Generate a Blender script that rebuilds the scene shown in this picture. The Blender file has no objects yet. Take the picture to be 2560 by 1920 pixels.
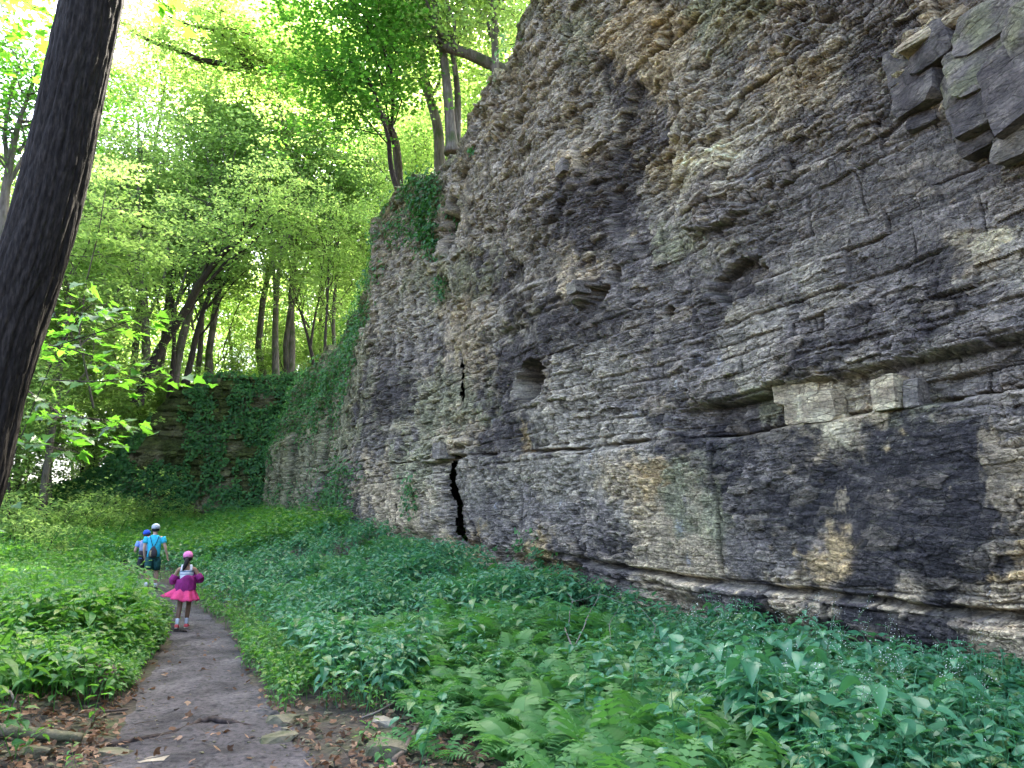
import bpy, bmesh, math, random
import numpy as np
from mathutils import Vector, Matrix, Euler, Quaternion

random.seed(7)
rng = np.random.default_rng(11)
R = math.radians
scene = bpy.context.scene
COL = scene.collection

# ------------------------------------------------------------------ camera
FOC, TILT, EYE = 1900.0, R(10.6), 1.6          # focal length in pixels of the 2560 px wide photograph
cam_d = bpy.data.cameras.new('camera')
cam_d.sensor_width = 36.0
cam_d.lens = FOC / 2560.0 * 36.0
cam_d.clip_start = 0.05
cam_d.clip_end = 6000
cam = bpy.data.objects.new('camera', cam_d)
cam.location = (0, 0, EYE)
cam.rotation_euler = (R(90) + TILT, 0, 0)
COL.objects.link(cam)
scene.camera = cam

# ------------------------------------------------------------------ sky and sun
SUN_EL, SUN_AZ = R(50), R(24)                  # azimuth measured from +Y towards +X
world = bpy.data.worlds.new('World')
scene.world = world
world.use_nodes = True
wn = world.node_tree.nodes
wl = world.node_tree.links
bg = wn['Background']
sky = wn.new('ShaderNodeTexSky')
sky.sky_type = 'NISHITA'
sky.sun_disc = False
sky.sun_elevation = SUN_EL
sky.sun_rotation = SUN_AZ
sky.air_density = 0.55
sky.dust_density = 5.0
sky.ozone_density = 0.25
wl.new(sky.outputs[0], bg.inputs[0])
bg.inputs[1].default_value = 0.15
sun_d = bpy.data.lights.new('sun', 'SUN')
sun_d.energy = 3.9
sun_d.angle = R(0.5)
sun_d.color = (1.0, 0.93, 0.80)
sun = bpy.data.objects.new('sun', sun_d)
tosun = Vector((math.sin(SUN_AZ) * math.cos(SUN_EL), math.cos(SUN_AZ) * math.cos(SUN_EL), math.sin(SUN_EL)))
sun.rotation_euler = tosun.to_track_quat('Z', 'Y').to_euler()
sun.location = (0, 0, 60)
COL.objects.link(sun)
vs = scene.view_settings
vs.view_transform = 'Standard'
vs.look = 'None'
vs.gamma = 1
vs.use_curve_mapping = False
vs.exposure = 3.85
scene.cycles.use_denoising = True
scene.cycles.max_bounces = 7
scene.cycles.diffuse_bounces = 4
scene.cycles.glossy_bounces = 2
scene.cycles.transmission_bounces = 5
scene.cycles.transparent_max_bounces = 4
scene.cycles.caustics_reflective = False
scene.cycles.caustics_refractive = False

# ------------------------------------------------------------------ measuring helpers: photograph pixel -> place
def ray(px, py):
    x = (px - 1280) / FOC
    v = (960 - py) / FOC
    return Vector((x, math.cos(TILT) - v * math.sin(TILT), math.sin(TILT) + v * math.cos(TILT)))
def at(px, py, Y):
    d = ray(px, py)
    return Vector((0, 0, EYE)) + d * (Y / d.y)
WA = R(28)
WU = Vector((-math.sin(WA), math.cos(WA), 0))  # along the cliff, away from the viewer
WN = Vector((math.cos(WA), math.sin(WA), 0))   # into the cliff
WD = 7.5
def wall_sz(px, py):
    d = ray(px, py)
    t = WD / d.dot(WN)
    return t * d.dot(WU), EYE + t * d.z
XV = 1280 - FOC * math.tan(WA) / math.cos(TILT)

# ------------------------------------------------------------------ noise
_pr = np.random.default_rng(5)
PERM = _pr.permutation(256)
PERM = np.concatenate([PERM, PERM, PERM])
_a = _pr.random(256) * 2 * np.pi
GR2 = np.stack([np.cos(_a), np.sin(_a)], 1) * 1.41
_g = _pr.normal(size=(256, 3))
GR3 = _g / np.linalg.norm(_g, axis=1)[:, None] * 1.2
def pn2(x, y, seed=0):
    x = np.asarray(x, float) + seed * 17.31; y = np.asarray(y, float) + seed * 9.77
    xi = np.floor(x).astype(int); yi = np.floor(y).astype(int)
    xf = x - xi; yf = y - yi
    u = xf * xf * xf * (xf * (xf * 6 - 15) + 10); v = yf * yf * yf * (yf * (yf * 6 - 15) + 10)
    xi &= 255; yi &= 255
    def g(i, j, a, b):
        h = PERM[PERM[(xi + i) & 255] + ((yi + j) & 255)]
        return GR2[h, 0] * a + GR2[h, 1] * b
    n00 = g(0, 0, xf, yf); n10 = g(1, 0, xf - 1, yf); n01 = g(0, 1, xf, yf - 1); n11 = g(1, 1, xf - 1, yf - 1)
    a = n00 + u * (n10 - n00); b = n01 + u * (n11 - n01)
    return a + v * (b - a)
def pn3(x, y, z, seed=0):
    x = np.asarray(x, float) + seed * 17.31; y = np.asarray(y, float) + seed * 9.77; z = np.asarray(z, float) + seed * 3.1
    xi = np.floor(x).astype(int); yi = np.floor(y).astype(int); zi = np.floor(z).astype(int)
    xf = x - xi; yf = y - yi; zf = z - zi
    u = xf * xf * (3 - 2 * xf); v = yf * yf * (3 - 2 * yf); w = zf * zf * (3 - 2 * zf)
    def g(i, j, k):
        h = PERM[PERM[PERM[(xi + i) & 255] + ((yi + j) & 255)] + ((zi + k) & 255)]
        return GR3[h, 0] * (xf - i) + GR3[h, 1] * (yf - j) + GR3[h, 2] * (zf - k)
    def lx(j, k):
        a = g(0, j, k); return a + u * (g(1, j, k) - a)
    def ly(k):
        a = lx(0, k); return a + v * (lx(1, k) - a)
    a = ly(0)
    return a + w * (ly(1) - a)
def fb2(x, y, o=4, seed=0, gain=.5):
    r = 0; A = 1; f = 1
    for i in range(o):
        r = r + A * pn2(x * f, y * f, seed + i * 3); A *= gain; f *= 2.03
    return r
def fb3(x, y, z, o=3, seed=0):
    r = 0; A = 1; f = 1
    for i in range(o):
        r = r + A * pn3(x * f, y * f, z * f, seed + i * 3); A *= .5; f *= 2.03
    return r
def hsh(a, b=0, seed=0):
    v = np.sin(np.asarray(a) * 127.1 + np.asarray(b) * 311.7 + seed * 74.7) * 43758.5453
    return v - np.floor(v)
def sm(x, a, b):
    t = np.clip((np.asarray(x, float) - a) / (b - a), 0, 1)
    return t * t * (3 - 2 * t)

# ------------------------------------------------------------------ object helpers
def tag(o, label=None, cat=None, group=None, kind=None):
    if label: o['label'] = label
    if cat: o['category'] = cat
    if group: o['group'] = group
    if kind: o['kind'] = kind
    return o
def link(o, parent=None):
    COL.objects.link(o)
    if parent is not None: o.parent = parent
    return o
def empty(name, loc, rz=0):
    o = bpy.data.objects.new(name, None)
    o.empty_display_size = .2
    o.location = loc
    o.rotation_euler = (0, 0, rz)
    return link(o)
def npmesh(name, V, F, mat=None, smooth=True, colors=None, cname='tint'):
    """V (n,3); F list of arrays of equal-length faces."""
    me = bpy.data.meshes.new(name)
    V = np.asarray(V, np.float32)
    if not isinstance(F, list): F = [F]
    F = [np.asarray(f, np.int32) for f in F if len(f)]
    nl = sum(f.size for f in F); nf = sum(len(f) for f in F)
    me.vertices.add(len(V)); me.loops.add(nl); me.polygons.add(nf)
    me.vertices.foreach_set('co', V.ravel())
    me.loops.foreach_set('vertex_index', np.concatenate([f.ravel() for f in F]))
    st = []; tot = []; o = 0
    for f in F:
        k = f.shape[1]
        st.append(np.arange(len(f)) * k + o); tot.append(np.full(len(f), k)); o += f.size
    me.polygons.foreach_set('loop_start', np.concatenate(st).astype(np.int32))
    me.polygons.foreach_set('use_smooth', np.full(nf, smooth))
    if colors is not None:
        at_ = me.attributes.new(cname, 'FLOAT_COLOR', 'POINT')
        c = np.ones((len(V), 4), np.float32); c[:, :3] = colors
        at_.data.foreach_set('color', c.ravel())
    me.update(calc_edges=True)
    me.validate()
    if mat is not None: me.materials.append(mat)
    return me
def mobj(name, me, parent=None, loc=None):
    o = bpy.data.objects.new(name, me)
    if loc is not None: o.location = loc
    return link(o, parent)
def gridfaces(nr, nc):
    i = np.arange(nr - 1)[:, None] * nc + np.arange(nc - 1)[None, :]
    return np.stack([i, i + 1, i + nc + 1, i + nc], -1).reshape(-1, 4)
class MB:
    """collects tubes, lofts and loose pieces into one mesh"""
    def __init__(s): s.V = []; s.Q = []; s.T = []; s.n = 0
    def add(s, V, Q=None, T=None):
        V = np.asarray(V, float)
        if Q is not None and len(Q): s.Q.append(np.asarray(Q, int) + s.n)
        if T is not None and len(T): s.T.append(np.asarray(T, int) + s.n)
        s.V.append(V); s.n += len(V)
    def tube(s, pts, rad, k=7, cap=True):
        pts = np.asarray([tuple(p) for p in pts], float); n = len(pts)
        rad = np.broadcast_to(np.asarray(rad, float), (n,))
        d = np.gradient(pts, axis=0); d /= np.linalg.norm(d, axis=1)[:, None] + 1e-9
        ref = np.array([0.31, .95, .05]) if abs(d[0] @ np.array([0.31, .95, .05])) < .9 else np.array([1., 0, 0])
        a = np.arange(k) * 2 * np.pi / k
        V = []
        for i in range(n):
            x = ref - d[i] * (ref @ d[i]); x /= np.linalg.norm(x) + 1e-9; y = np.cross(d[i], x); ref = x
            V.append(pts[i] + rad[i] * (np.cos(a)[:, None] * x + np.sin(a)[:, None] * y))
        V = np.concatenate(V)
        i = np.arange(n - 1)[:, None] * k; j = np.arange(k)[None, :]; j2 = (j + 1) % k
        Q = np.stack([i + j, i + j2, i + k + j2, i + k + j], -1).reshape(-1, 4)
        T = []
        if cap:
            V = np.concatenate([V, pts[:1], pts[-1:]])
            for q in range(k):
                T.append((n * k, (q + 1) % k, q)); T.append((n * k + 1, (n - 1) * k + q, (n - 1) * k + (q + 1) % k))
        s.add(V, Q, T)
    def loft(s, rings, cap=True):
        """rings: list of (k,3) arrays"""
        k = len(rings[0]); n = len(rings); V = np.concatenate(rings)
        i = np.arange(n - 1)[:, None] * k; j = np.arange(k)[None, :]; j2 = (j + 1) % k
        Q = np.stack([i + j, i + j2, i + k + j2, i + k + j], -1).reshape(-1, 4)
        T = []
        if cap:
            V = np.concatenate([V, [rings[0].mean(0)], [rings[-1].mean(0)]])
            for q in range(k):
                T.append((n * k, (q + 1) % k, q)); T.append((n * k + 1, (n - 1) * k + q, (n - 1) * k + (q + 1) % k))
        s.add(V, Q, T)
    def mesh(s, name, mat, smooth=True):
        return npmesh(name, np.concatenate(s.V), [np.concatenate(x) for x in (s.Q, s.T) if x], mat, smooth)
def ring(c, rx, ry, k=16, ax=(1, 0, 0), ay=(0, 1, 0), p=2.0):
    a = np.arange(k) * 2 * np.pi / k
    ca = np.sign(np.cos(a)) * np.abs(np.cos(a)) ** (2 / p); sa = np.sign(np.sin(a)) * np.abs(np.sin(a)) ** (2 / p)
    return np.asarray(c, float) + ca[:, None] * rx * np.asarray(ax, float) + sa[:, None] * ry * np.asarray(ay, float)

# ------------------------------------------------------------------ materials
def newmat(name):
    m = bpy.data.materials.new(name); m.use_nodes = True
    nt = m.node_tree; return m, nt, nt.nodes, nt.links, nt.nodes['Principled BSDF']
def noise_node(N, L, scale, detail=4, vec=None, rough=.55):
    t = N.new('ShaderNodeTexNoise'); t.inputs['Scale'].default_value = scale; t.inputs['Detail'].default_value = detail
    t.inputs['Roughness'].default_value = rough
    if vec is not None: L.new(vec, t.inputs['Vector'])
    return t
def ramp(N, stops):
    r = N.new('ShaderNodeValToRGB'); e = r.color_ramp.elements
    e[0].position = stops[0][0]; e[0].color = (*stops[0][1], 1)
    e[1].position = stops[-1][0]; e[1].color = (*stops[-1][1], 1)
    for p, c in stops[1:-1]:
        q = e.new(p); q.color = (*c, 1)
    return r
def mix(N, L, a, b, fac, mode='MIX'):
    m = N.new('ShaderNodeMix'); m.data_type = 'RGBA'; m.blend_type = mode
    for sock, v in ((m.inputs[0], fac), (m.inputs[6], a), (m.inputs[7], b)):
        if hasattr(v, 'is_linked'): L.new(v, sock)
        elif isinstance(v, tuple): sock.default_value = (*v, 1)
        else: sock.default_value = v
    return m.outputs[2]
def coords(N): return N.new('ShaderNodeTexCoord').outputs['Object']
def bump(N, L, h, strength, dist, normal=None):
    b = N.new('ShaderNodeBump'); b.inputs['Strength'].default_value = strength; b.inputs['Distance'].default_value = dist
    L.new(h, b.inputs['Height'])
    if normal is not None: L.new(normal, b.inputs['Normal'])
    return b.outputs[0]
def simple_mat(name, c1, c2, scale=8, rough=.8, bmp=.2, bdist=.01, spec=.3, detail=5):
    m, nt, N, L, P = newmat(name)
    n = noise_node(N, L, scale, detail, coords(N))
    r = ramp(N, [(.3, c1), (.7, c2)]); L.new(n.outputs['Fac'], r.inputs[0]); L.new(r.outputs[0], P.inputs['Base Color'])
    P.inputs['Roughness'].default_value = rough; P.inputs['Specular IOR Level'].default_value = spec
    n2 = noise_node(N, L, scale * 6, 4, coords(N))
    L.new(bump(N, L, n2.outputs['Fac'], bmp, bdist), P.inputs['Normal'])
    return m
def leaf_mat(name, cols, trans, tfac=.4, rough=.45, island=True, spec=.4, old=False):
    """cols: three diffuse greens picked at random per leaf; trans: light through the blade"""
    m, nt, N, L, P = newmat(name)
    out = N['Material Output']
    if island: rnd = N.new('ShaderNodeNewGeometry').outputs['Random Per Island']
    else: rnd = N.new('ShaderNodeObjectInfo').outputs['Random']
    r = ramp(N, [(0, cols[0]), (.5, cols[1]), (.985, cols[2]), (.99, (.20, .21, .05) if old else cols[2]), (1, (.16, .12, .05) if old else cols[2])]); L.new(rnd, r.inputs[0])
    L.new(r.outputs[0], P.inputs['Base Color'])
    P.inputs['Roughness'].default_value = rough; P.inputs['Specular IOR Level'].default_value = spec
    t = N.new('ShaderNodeBsdfTranslucent')
    k = max(c[1] for c in cols)
    r2 = ramp(N, [(0, tuple(v * .8 for v in trans)), (1, tuple(min(1, v * 1.2) for v in trans))]); L.new(rnd, r2.inputs[0])
    L.new(r2.outputs[0], t.inputs['Color'])
    mx = N.new('ShaderNodeMixShader'); mx.inputs[0].default_value = tfac
    L.new(P.outputs[0], mx.inputs[1]); L.new(t.outputs[0], mx.inputs[2]); L.new(mx.outputs[0], out.inputs['Surface'])
    return m
def bark_mat(name, c1, c2, c3, zs=6, xs=34, bd=.02, moss=None):
    m, nt, N, L, P = newmat(name)
    co = coords(N)
    mp = N.new('ShaderNodeMapping'); mp.inputs['Scale'].default_value = (xs, xs, zs); L.new(co, mp.inputs[0])
    n = noise_node(N, L, 1.0, 5, mp.outputs[0], .6)
    v = N.new('ShaderNodeTexVoronoi'); v.inputs['Scale'].default_value = .8; v.feature = 'DISTANCE_TO_EDGE'; L.new(mp.outputs[0], v.inputs['Vector'])
    r = ramp(N, [(.28, c1), (.5, c2), (.75, c3)]); L.new(n.outputs['Fac'], r.inputs[0])
    col = r.outputs[0]
    if moss:
        n3 = noise_node(N, L, 1.7, 4, co); rr = ramp(N, [(.5, (0, 0, 0)), (.66, (1, 1, 1))]); L.new(n3.outputs['Fac'], rr.inputs[0])
        col = mix(N, L, col, moss, rr.outputs[0])
    L.new(col, P.inputs['Base Color'])
    P.inputs['Roughness'].default_value = .9; P.inputs['Specular IOR Level'].default_value = .2
    b = bump(N, L, v.outputs['Distance'], .6, bd); b = bump(N, L, n.outputs['Fac'], .7, bd, b)
    L.new(b, P.inputs['Normal'])
    return m

M = {}
M['leaf_tree'] = leaf_mat('tree_leaf', [(.055, .14, .03), (.075, .17, .035), (.11, .21, .05)], (.42, .60, .15), .6, .5)
M['leaf_maple'] = leaf_mat('maple_leaf', [(.03, .10, .02), (.04, .13, .022), (.06, .15, .025)], (.13, .36, .03), .5, .45)
M['leaf_nettle'] = leaf_mat('nettle_leaf', [(.045, .17, .08), (.06, .215, .10), (.085, .245, .105)], (.10, .36, .08), .3, .42, spec=.5, old=True)
M['leaf_field'] = leaf_mat('field_leaf', [(.035, .14, .03), (.055, .19, .035), (.10, .23, .04)], (.18, .44, .04), .4, .45, spec=.45, old=True)
M['leaf_small'] = leaf_mat('creeper_leaf', [(.035, .14, .03), (.055, .18, .035), (.09, .22, .04)], (.16, .42, .04), .35, .5, old=True)
M['leaf_fern'] = leaf_mat('fern_leaf', [(.045, .16, .045), (.065, .20, .05), (.10, .23, .055)], (.12, .36, .05), .35, .5, island=False)
M['leaf_ivy'] = leaf_mat('ivy_leaf', [(.025, .09, .03), (.04, .14, .04), (.075, .18, .04)], (.09, .28, .04), .3, .5)
M['leaf_dry'] = leaf_mat('dry_leaf', [(.06, .035, .022), (.15, .085, .05), (.30, .20, .13)], (.20, .10, .04), .15, .8, spec=.2)
M['bark_near'] = bark_mat('furrowed_bark', (.006, .005, .0045), (.018, .015, .013), (.045, .037, .031), 14, 60, .012)
M['bark'] = bark_mat('grey_bark', (.05, .04, .032), (.12, .10, .08), (.2, .17, .14), 2.5, 14, .03, (.06, .075, .03))
M['bark_dark'] = bark_mat('dark_bark', (.018, .013, .011), (.04, .03, .026), (.08, .06, .05), 4, 20, .02)
M['stem'] = simple_mat('green_stem', (.05, .10, .03), (.09, .15, .05), 20, .6, .05)
M['twig'] = simple_mat('dead_twig', (.12, .10, .085), (.26, .23, .2), 14, .9, .3)
M['deadwood'] = simple_mat('dead_wood', (.06, .045, .035), (.16, .125, .1), 9, .9, .5)
M['flower'] = simple_mat('tiny_white_flower', (.6, .62, .55), (.75, .75, .7), 9, .7, 0)
M['stone'] = simple_mat('limestone_block', (.16, .14, .1), (.36, .31, .23), 7, .92, .8, .02)
M['stone_moss'] = simple_mat('mossy_stone', (.05, .06, .025), (.19, .165, .11), 6, .95, .8, .02)
M['stone_pale'] = simple_mat('fresh_broken_stone', (.30, .255, .15), (.55, .48, .34), 5, .9, .5, .02)
# ------------------------------------------------------------------ terrain
PATH_C = np.array([(-.9, 2.2, .95), (-1.5, 4.0, .80), (-2.17, 5.7, .66), (-2.75, 7.1, .58), (-3.40, 8.6, .52), (-4.38, 11.2, .40), (-5.08, 12.8, .35), (-6.3, 14.9, .37), (-7.7, 17.4, .36), (-9.2, 20.0, .40), (-11.3, 22.6, .4), (-14.5, 25.0, .4), (-19, 26.5, .4)])
def path_d(X, Y):
    """signed clearance from the path edge (negative inside)"""
    X = np.asarray(X, float); Y = np.asarray(Y, float)
    best = np.full(X.shape, 1e9)
    for (x0, y0, w0), (x1, y1, w1) in zip(PATH_C[:-1], PATH_C[1:]):
        dx, dy = x1 - x0, y1 - y0
        t = np.clip(((X - x0) * dx + (Y - y0) * dy) / (dx * dx + dy * dy), 0, 1)
        d = np.hypot(X - x0 - t * dx, Y - y0 - t * dy) - (w0 + t * (w1 - w0))
        best = np.minimum(best, d)
    return best
def wall_as(X, Y):
    return WD - (X * WN.x + Y * WN.y), X * WU.x + Y * WU.y
S_TOP = ([-20, 3.5, 12.76, 14.5, 16.6, 16.75, 19, 22.2, 24.7, 27.5, 30, 34, 37, 41, 44], [14.2, 14.0, 13.0, 12.3, 12.3, 11.7, 11.5, 12.3, 11.5, 10.0, 9.3, 8.6, 7.7, 6.2, 6.2])
S_BASE = ([-20, 3.5, 5, 8.6, 11.9, 16.5, 22, 27.5, 36, 44], [-.35, -.35, -.25, .05, .35, .7, 1.15, 1.5, 1.7, 1.8])
def terrain(X, Y):
    X = np.asarray(X, float); Y = np.asarray(Y, float)
    a, s = wall_as(X, Y)
    g = np.interp(s, [14, 21, 30, 38, 60], [0, .05, .5, 1.2, 1.6])
    b = np.interp(s, *S_BASE)
    h = g + (b - g) * sm(a, 5.2, .4)
    h = h + sm(path_d(X, Y), -.1, 1.2) * (.06 + .10 * fb2(X * .45, Y * .45, 3, 2)) + .015 * fb2(X * 2, Y * 2, 2, 4)
    ye = np.interp(X, [-90, -40, -26, -21, -17, -12, 0], [18, 25, 33, 38.4, 39.6, 40.2, 41])
    e = Y - ye
    top = np.interp(X, [-90, -30, -24, -21, -19, -17.5, -16.5, -12, 0], [3, 3.4, 3.4, 4.0, 6.0, 8.6, 9.3, 9.4, 9.4])
    W = np.interp(X, [-90, -30, -22, -19.5], [18, 14, 6, 1.4])
    hill = (top - h) * sm(e, 0, W) * 1.0 + np.clip(.03 * (e - W), 0, 24)
    h = h + np.where(e > 0, hill + .25 * fb2(X * .2, Y * .2, 3, 8) * sm(e, 1, 5), 0)
    pl = np.interp(s, *S_TOP) - .15 + np.clip(-a - 1.5, 0, 60) * .05 + .2 * fb2(X * .3, Y * .3, 3, 9)
    h = np.where(a < -1.0, np.maximum(h, h + (pl - h) * sm(-a, 1.0, 1.7)), h)
    return h
def tz(x, y): return float(terrain(np.array([x]), np.array([y]))[0])

def spaced(segs):
    v = []
    for a, b, st in segs:
        v += list(np.arange(a, b, st))
    return np.array(v + [segs[-1][1]])
gx = spaced([(-1600, -200, 140), (-200, -60, 10), (-60, -24, 1.0), (-24, -8, .28), (-8, 6, .1), (6, 14, .3), (14, 60, 3), (60, 200, 14), (200, 1600, 140)])
gy = spaced([(-400, -40, 60), (-40, -4, 3), (-4, 2, .6), (2, 13, .1), (13, 24, .22), (24, 48, .35), (48, 90, 2), (90, 300, 15), (300, 2400, 150)])
GX, GY = np.meshgrid(gx, gy)
GZ = terrain(GX, GY)
def ground_mat():
    m, nt, N, L, P = newmat('forest_soil')
    co = coords(N)
    n1 = noise_node(N, L, 1.3, 5, co); n2 = noise_node(N, L, 14, 6, co)
    r1 = ramp(N, [(.35, (.022, .018, .014)), (.5, (.045, .036, .026)), (.68, (.05, .06, .02))]); L.new(n1.outputs['Fac'], r1.inputs[0])
    r2 = ramp(N, [(.3, (.5, .5, .5)), (.75, (1.5, 1.4, 1.25))]); L.new(n2.outputs['Fac'], r2.inputs[0])
    L.new(mix(N, L, r1.outputs[0], r2.outputs[0], 1.0, 'MULTIPLY'), P.inputs['Base Color'])
    P.inputs['Roughness'].default_value = .95
    L.new(bump(N, L, n2.outputs['Fac'], .8, .03), P.inputs['Normal'])
    return m
def path_mat():
    m, nt, N, L, P = newmat('trodden_earth')
    co = coords(N)
    n1 = noise_node(N, L, 1.6, 5, co); n2 = noise_node(N, L, 22, 6, co, .65); n3 = noise_node(N, L, 90, 3, co)
    r1 = ramp(N, [(.34, (.034, .030, .031)), (.48, (.064, .057, .059)), (.68, (.112, .102, .104))]); L.new(n1.outputs['Fac'], r1.inputs[0])
    r2 = ramp(N, [(.34, (.25, .23, .22)), (.48, (.85, .85, .85)), (.72, (1.5, 1.45, 1.4))]); L.new(n2.outputs['Fac'], r2.inputs[0])
    L.new(mix(N, L, r1.outputs[0], r2.outputs[0], 1.0, 'MULTIPLY'), P.inputs['Base Color'])
    P.inputs['Roughness'].default_value = .85; P.inputs['Specular IOR Level'].default_value = .3
    b = bump(N, L, n2.outputs['Fac'], .9, .03); b = bump(N, L, n3.outputs['Fac'], .5, .01, b)
    L.new(b, P.inputs['Normal'])
    return m
M['soil'] = ground_mat(); M['path'] = path_mat()
tag(mobj('ground', npmesh('ground', np.stack([GX, GY, GZ], -1).reshape(-1, 3), gridfaces(*GX.shape), M['soil'])), kind='structure')
# the footpath: a sheet a little above the ground, its edge wandering
pc = PATH_C
tt = np.linspace(0, 1, 240); seg = np.linspace(0, 1, len(pc))
cx = np.interp(tt, seg, pc[:, 0]); cy = np.interp(tt, seg, pc[:, 1]); cw = np.interp(tt, seg, pc[:, 2])
for _ in range(12):
    cx[1:-1] = (cx[:-2] + cx[1:-1] * 2 + cx[2:]) / 4; cy[1:-1] = (cy[:-2] + cy[1:-1] * 2 + cy[2:]) / 4
dx = np.gradient(cx); dy = np.gradient(cy); l = np.hypot(dx, dy); nx, ny = dy / l, -dx / l
cols = np.linspace(-1, 1, 25)
cum = np.cumsum(l)
PX = []; PY = []
for c in cols:
    wob = 1.05 + .28 * pn2(cum * 1.1, np.full_like(cum, 3.3 if c > 0 else 8.8), 1) + .12 * pn2(cum * 3.3, np.full_like(cum, 1.3 if c > 0 else 5.8), 2)
    PX.append(cx + nx * cw * c * wob); PY.append(cy + ny * cw * c * wob)
PX = np.array(PX); PY = np.array(PY)
def path_z(X, Y):
    edge = np.abs(cols)[:, None] if np.ndim(X) == 2 else 0
    return terrain(X, Y) + .006 + .028 * fb2(X * 5, Y * 5, 3, 12) * (1 - edge) + .012 * (1 - edge)
PZ = path_z(PX, PY)
tag(mobj('path', npmesh('path', np.stack([PX, PY, PZ], -1).reshape(-1, 3), gridfaces(*PX.shape)[:, ::-1], M['path'])), kind='structure')

# ------------------------------------------------------------------ the cliff
CH = [  # tone chart of the wall, stains and the hole's painted shade alike, one letter per 100 px of the photograph (columns from x=760, rows from y=0)
 "OOOOOOOGTGOOGMMDTMO",
 "OOOOOOGOTTOGMGDMCOO",
 "OOOOOGGGDTGMTTMCMOM",
 "OOOOGGGGDMGGTMMMMDD",
 "OOOOGGGTDTCGMMMMMMM",
 "OOOOGGMDDGMMMMMMMMM",
 "OOGGGMGDMOGMMGMMMTG",
 "OOGOODGTMMMDGGMMDGG",
 "OOGGTGDDMMDGMMDMDMM",
 "OOMMTDDGGMMGDDGMGMM",
 "OODOODGGMMMOGCTODMM",
 "OOMOTDGGGDDDDTDDDDT",
 "OMTOGGGGTYODMDDDDDT",
 "OMTTMMMMGTOMDDDDDDT",
 "OMTTYGYDDTTMMYDDDDY",
 "OMTTYDDDMTMDTDDTDTT",
 "OMTTYDDDMTMDTDDDDTT",
 "OMTTYDDDMTMDTDDDDTT"]
PAL = {'D': (.072, .061, .058), 'M': (.155, .134, .119), 'G': (.262, .230, .182), 'T': (.33, .265, .175), 'O': (.198, .190, .120), 'C': (.54, .47, .31), 'Y': (.40, .29, .15)}
PAL['K'] = (.042, .037, .038)
KEY = 'DMGTOCYK'
CH = [r_ if i < 10 else r_[:9] + r_[9:].replace('D', 'K') for i, r_ in enumerate(CH)]
ROUGH = [  # how platy the beds are
 "9999999998888876655", "9999999998888766655", "9999999988887766444", "9999998887777653333", "9998887777666533333",
 "8888877666655433333", "8887766655544433333", "7776665555444433334", "7776655555554444444", "6665555555554444444",
 "6655544555544444444", "5554444444333322224", "5544444444322211114", "4444444443222211115", "5555555544433332226",
 "5555555544444444446", "5555555544444444446", "5555555544444444446"]
def chart(px, py, rows, f):
    A = np.array([[f(c) for c in r] for r in rows], float)
    x = np.clip((px - 760) / 100, 0, 17.999); y = np.clip(py / 100, 0, 16.999)
    i = y.astype(int); j = x.astype(int); a = x - j; b = y - i
    return (A[i, j] * (1 - a) + A[i, j + 1] * a) * (1 - b) + (A[i + 1, j] * (1 - a) + A[i + 1, j + 1] * a) * b

def beds(seed, mean, sig, forced=()):
    r = np.random.default_rng(seed); z = [-2.0]
    while z[-1] < 16: z.append(z[-1] + max(mean * .3, mean * math.exp(r.normal() * sig)))
    z = np.array(z)
    for q in forced: z[np.argmin(abs(z - q))] = q
    return z
def layer(s, z, zb, mul, seed):
    k = np.clip(np.searchsorted(zb, z) - 1, 0, len(zb) - 2)
    th = zb[k + 1] - zb[k]; t = (z - zb[k]) / th
    L = th * mul * (.6 + 1.2 * hsh(k, 0, seed))
    q = s / L + hsh(k, 1, seed) * 53
    j = np.floor(q)
    # move the joints so that blocks differ in length
    f = q - j; cut = .25 + .5 * hsh(k, j, seed + 7)
    half = (f > cut).astype(float)
    w = np.where(f > cut, 1 - cut, cut); fl = np.where(f > cut, (f - cut) / (1 - cut), f / cut)
    jj = j * 2 + half
    return hsh(k, jj, seed + 2), t, fl, np.minimum(t, 1 - t) * th, np.minimum(fl, 1 - fl) * w * L, hsh(k, jj, seed + 4), hsh(k, jj, seed + 5)
def chips(x, y, seed):
    """irregular cells: random value of the nearest cell, gap to the next one, slope inside the cell"""
    xi = np.floor(x); yi = np.floor(y); b1 = np.full(x.shape, 9.); b2 = np.full(x.shape, 9.); v = np.zeros(x.shape); sl = np.zeros(x.shape)
    for i in (-1, 0, 1):
        for j in (-1, 0, 1):
            cx_ = xi + i; cy_ = yi + j
            dx_ = cx_ + .12 + .76 * hsh(cx_, cy_, seed) - x; dy_ = cy_ + .12 + .76 * hsh(cx_, cy_, seed + 1) - y
            d = dx_ * dx_ + dy_ * dy_; r_ = hsh(cx_, cy_, seed + 2)
            m = d < b1
            b2 = np.where(m, b1, np.minimum(b2, d)); sl = np.where(m, -dy_, sl); v = np.where(m, r_, v); b1 = np.where(m, d, b1)
    return v, np.sqrt(b2) - np.sqrt(b1), sl
ZB1 = beds(3, .34, .5, (.75, 2.88, 3.4)); ZB2 = beds(4, .095, .45, (.75, 2.88, 3.4)); ZB3 = beds(9, .034, .4)

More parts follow.
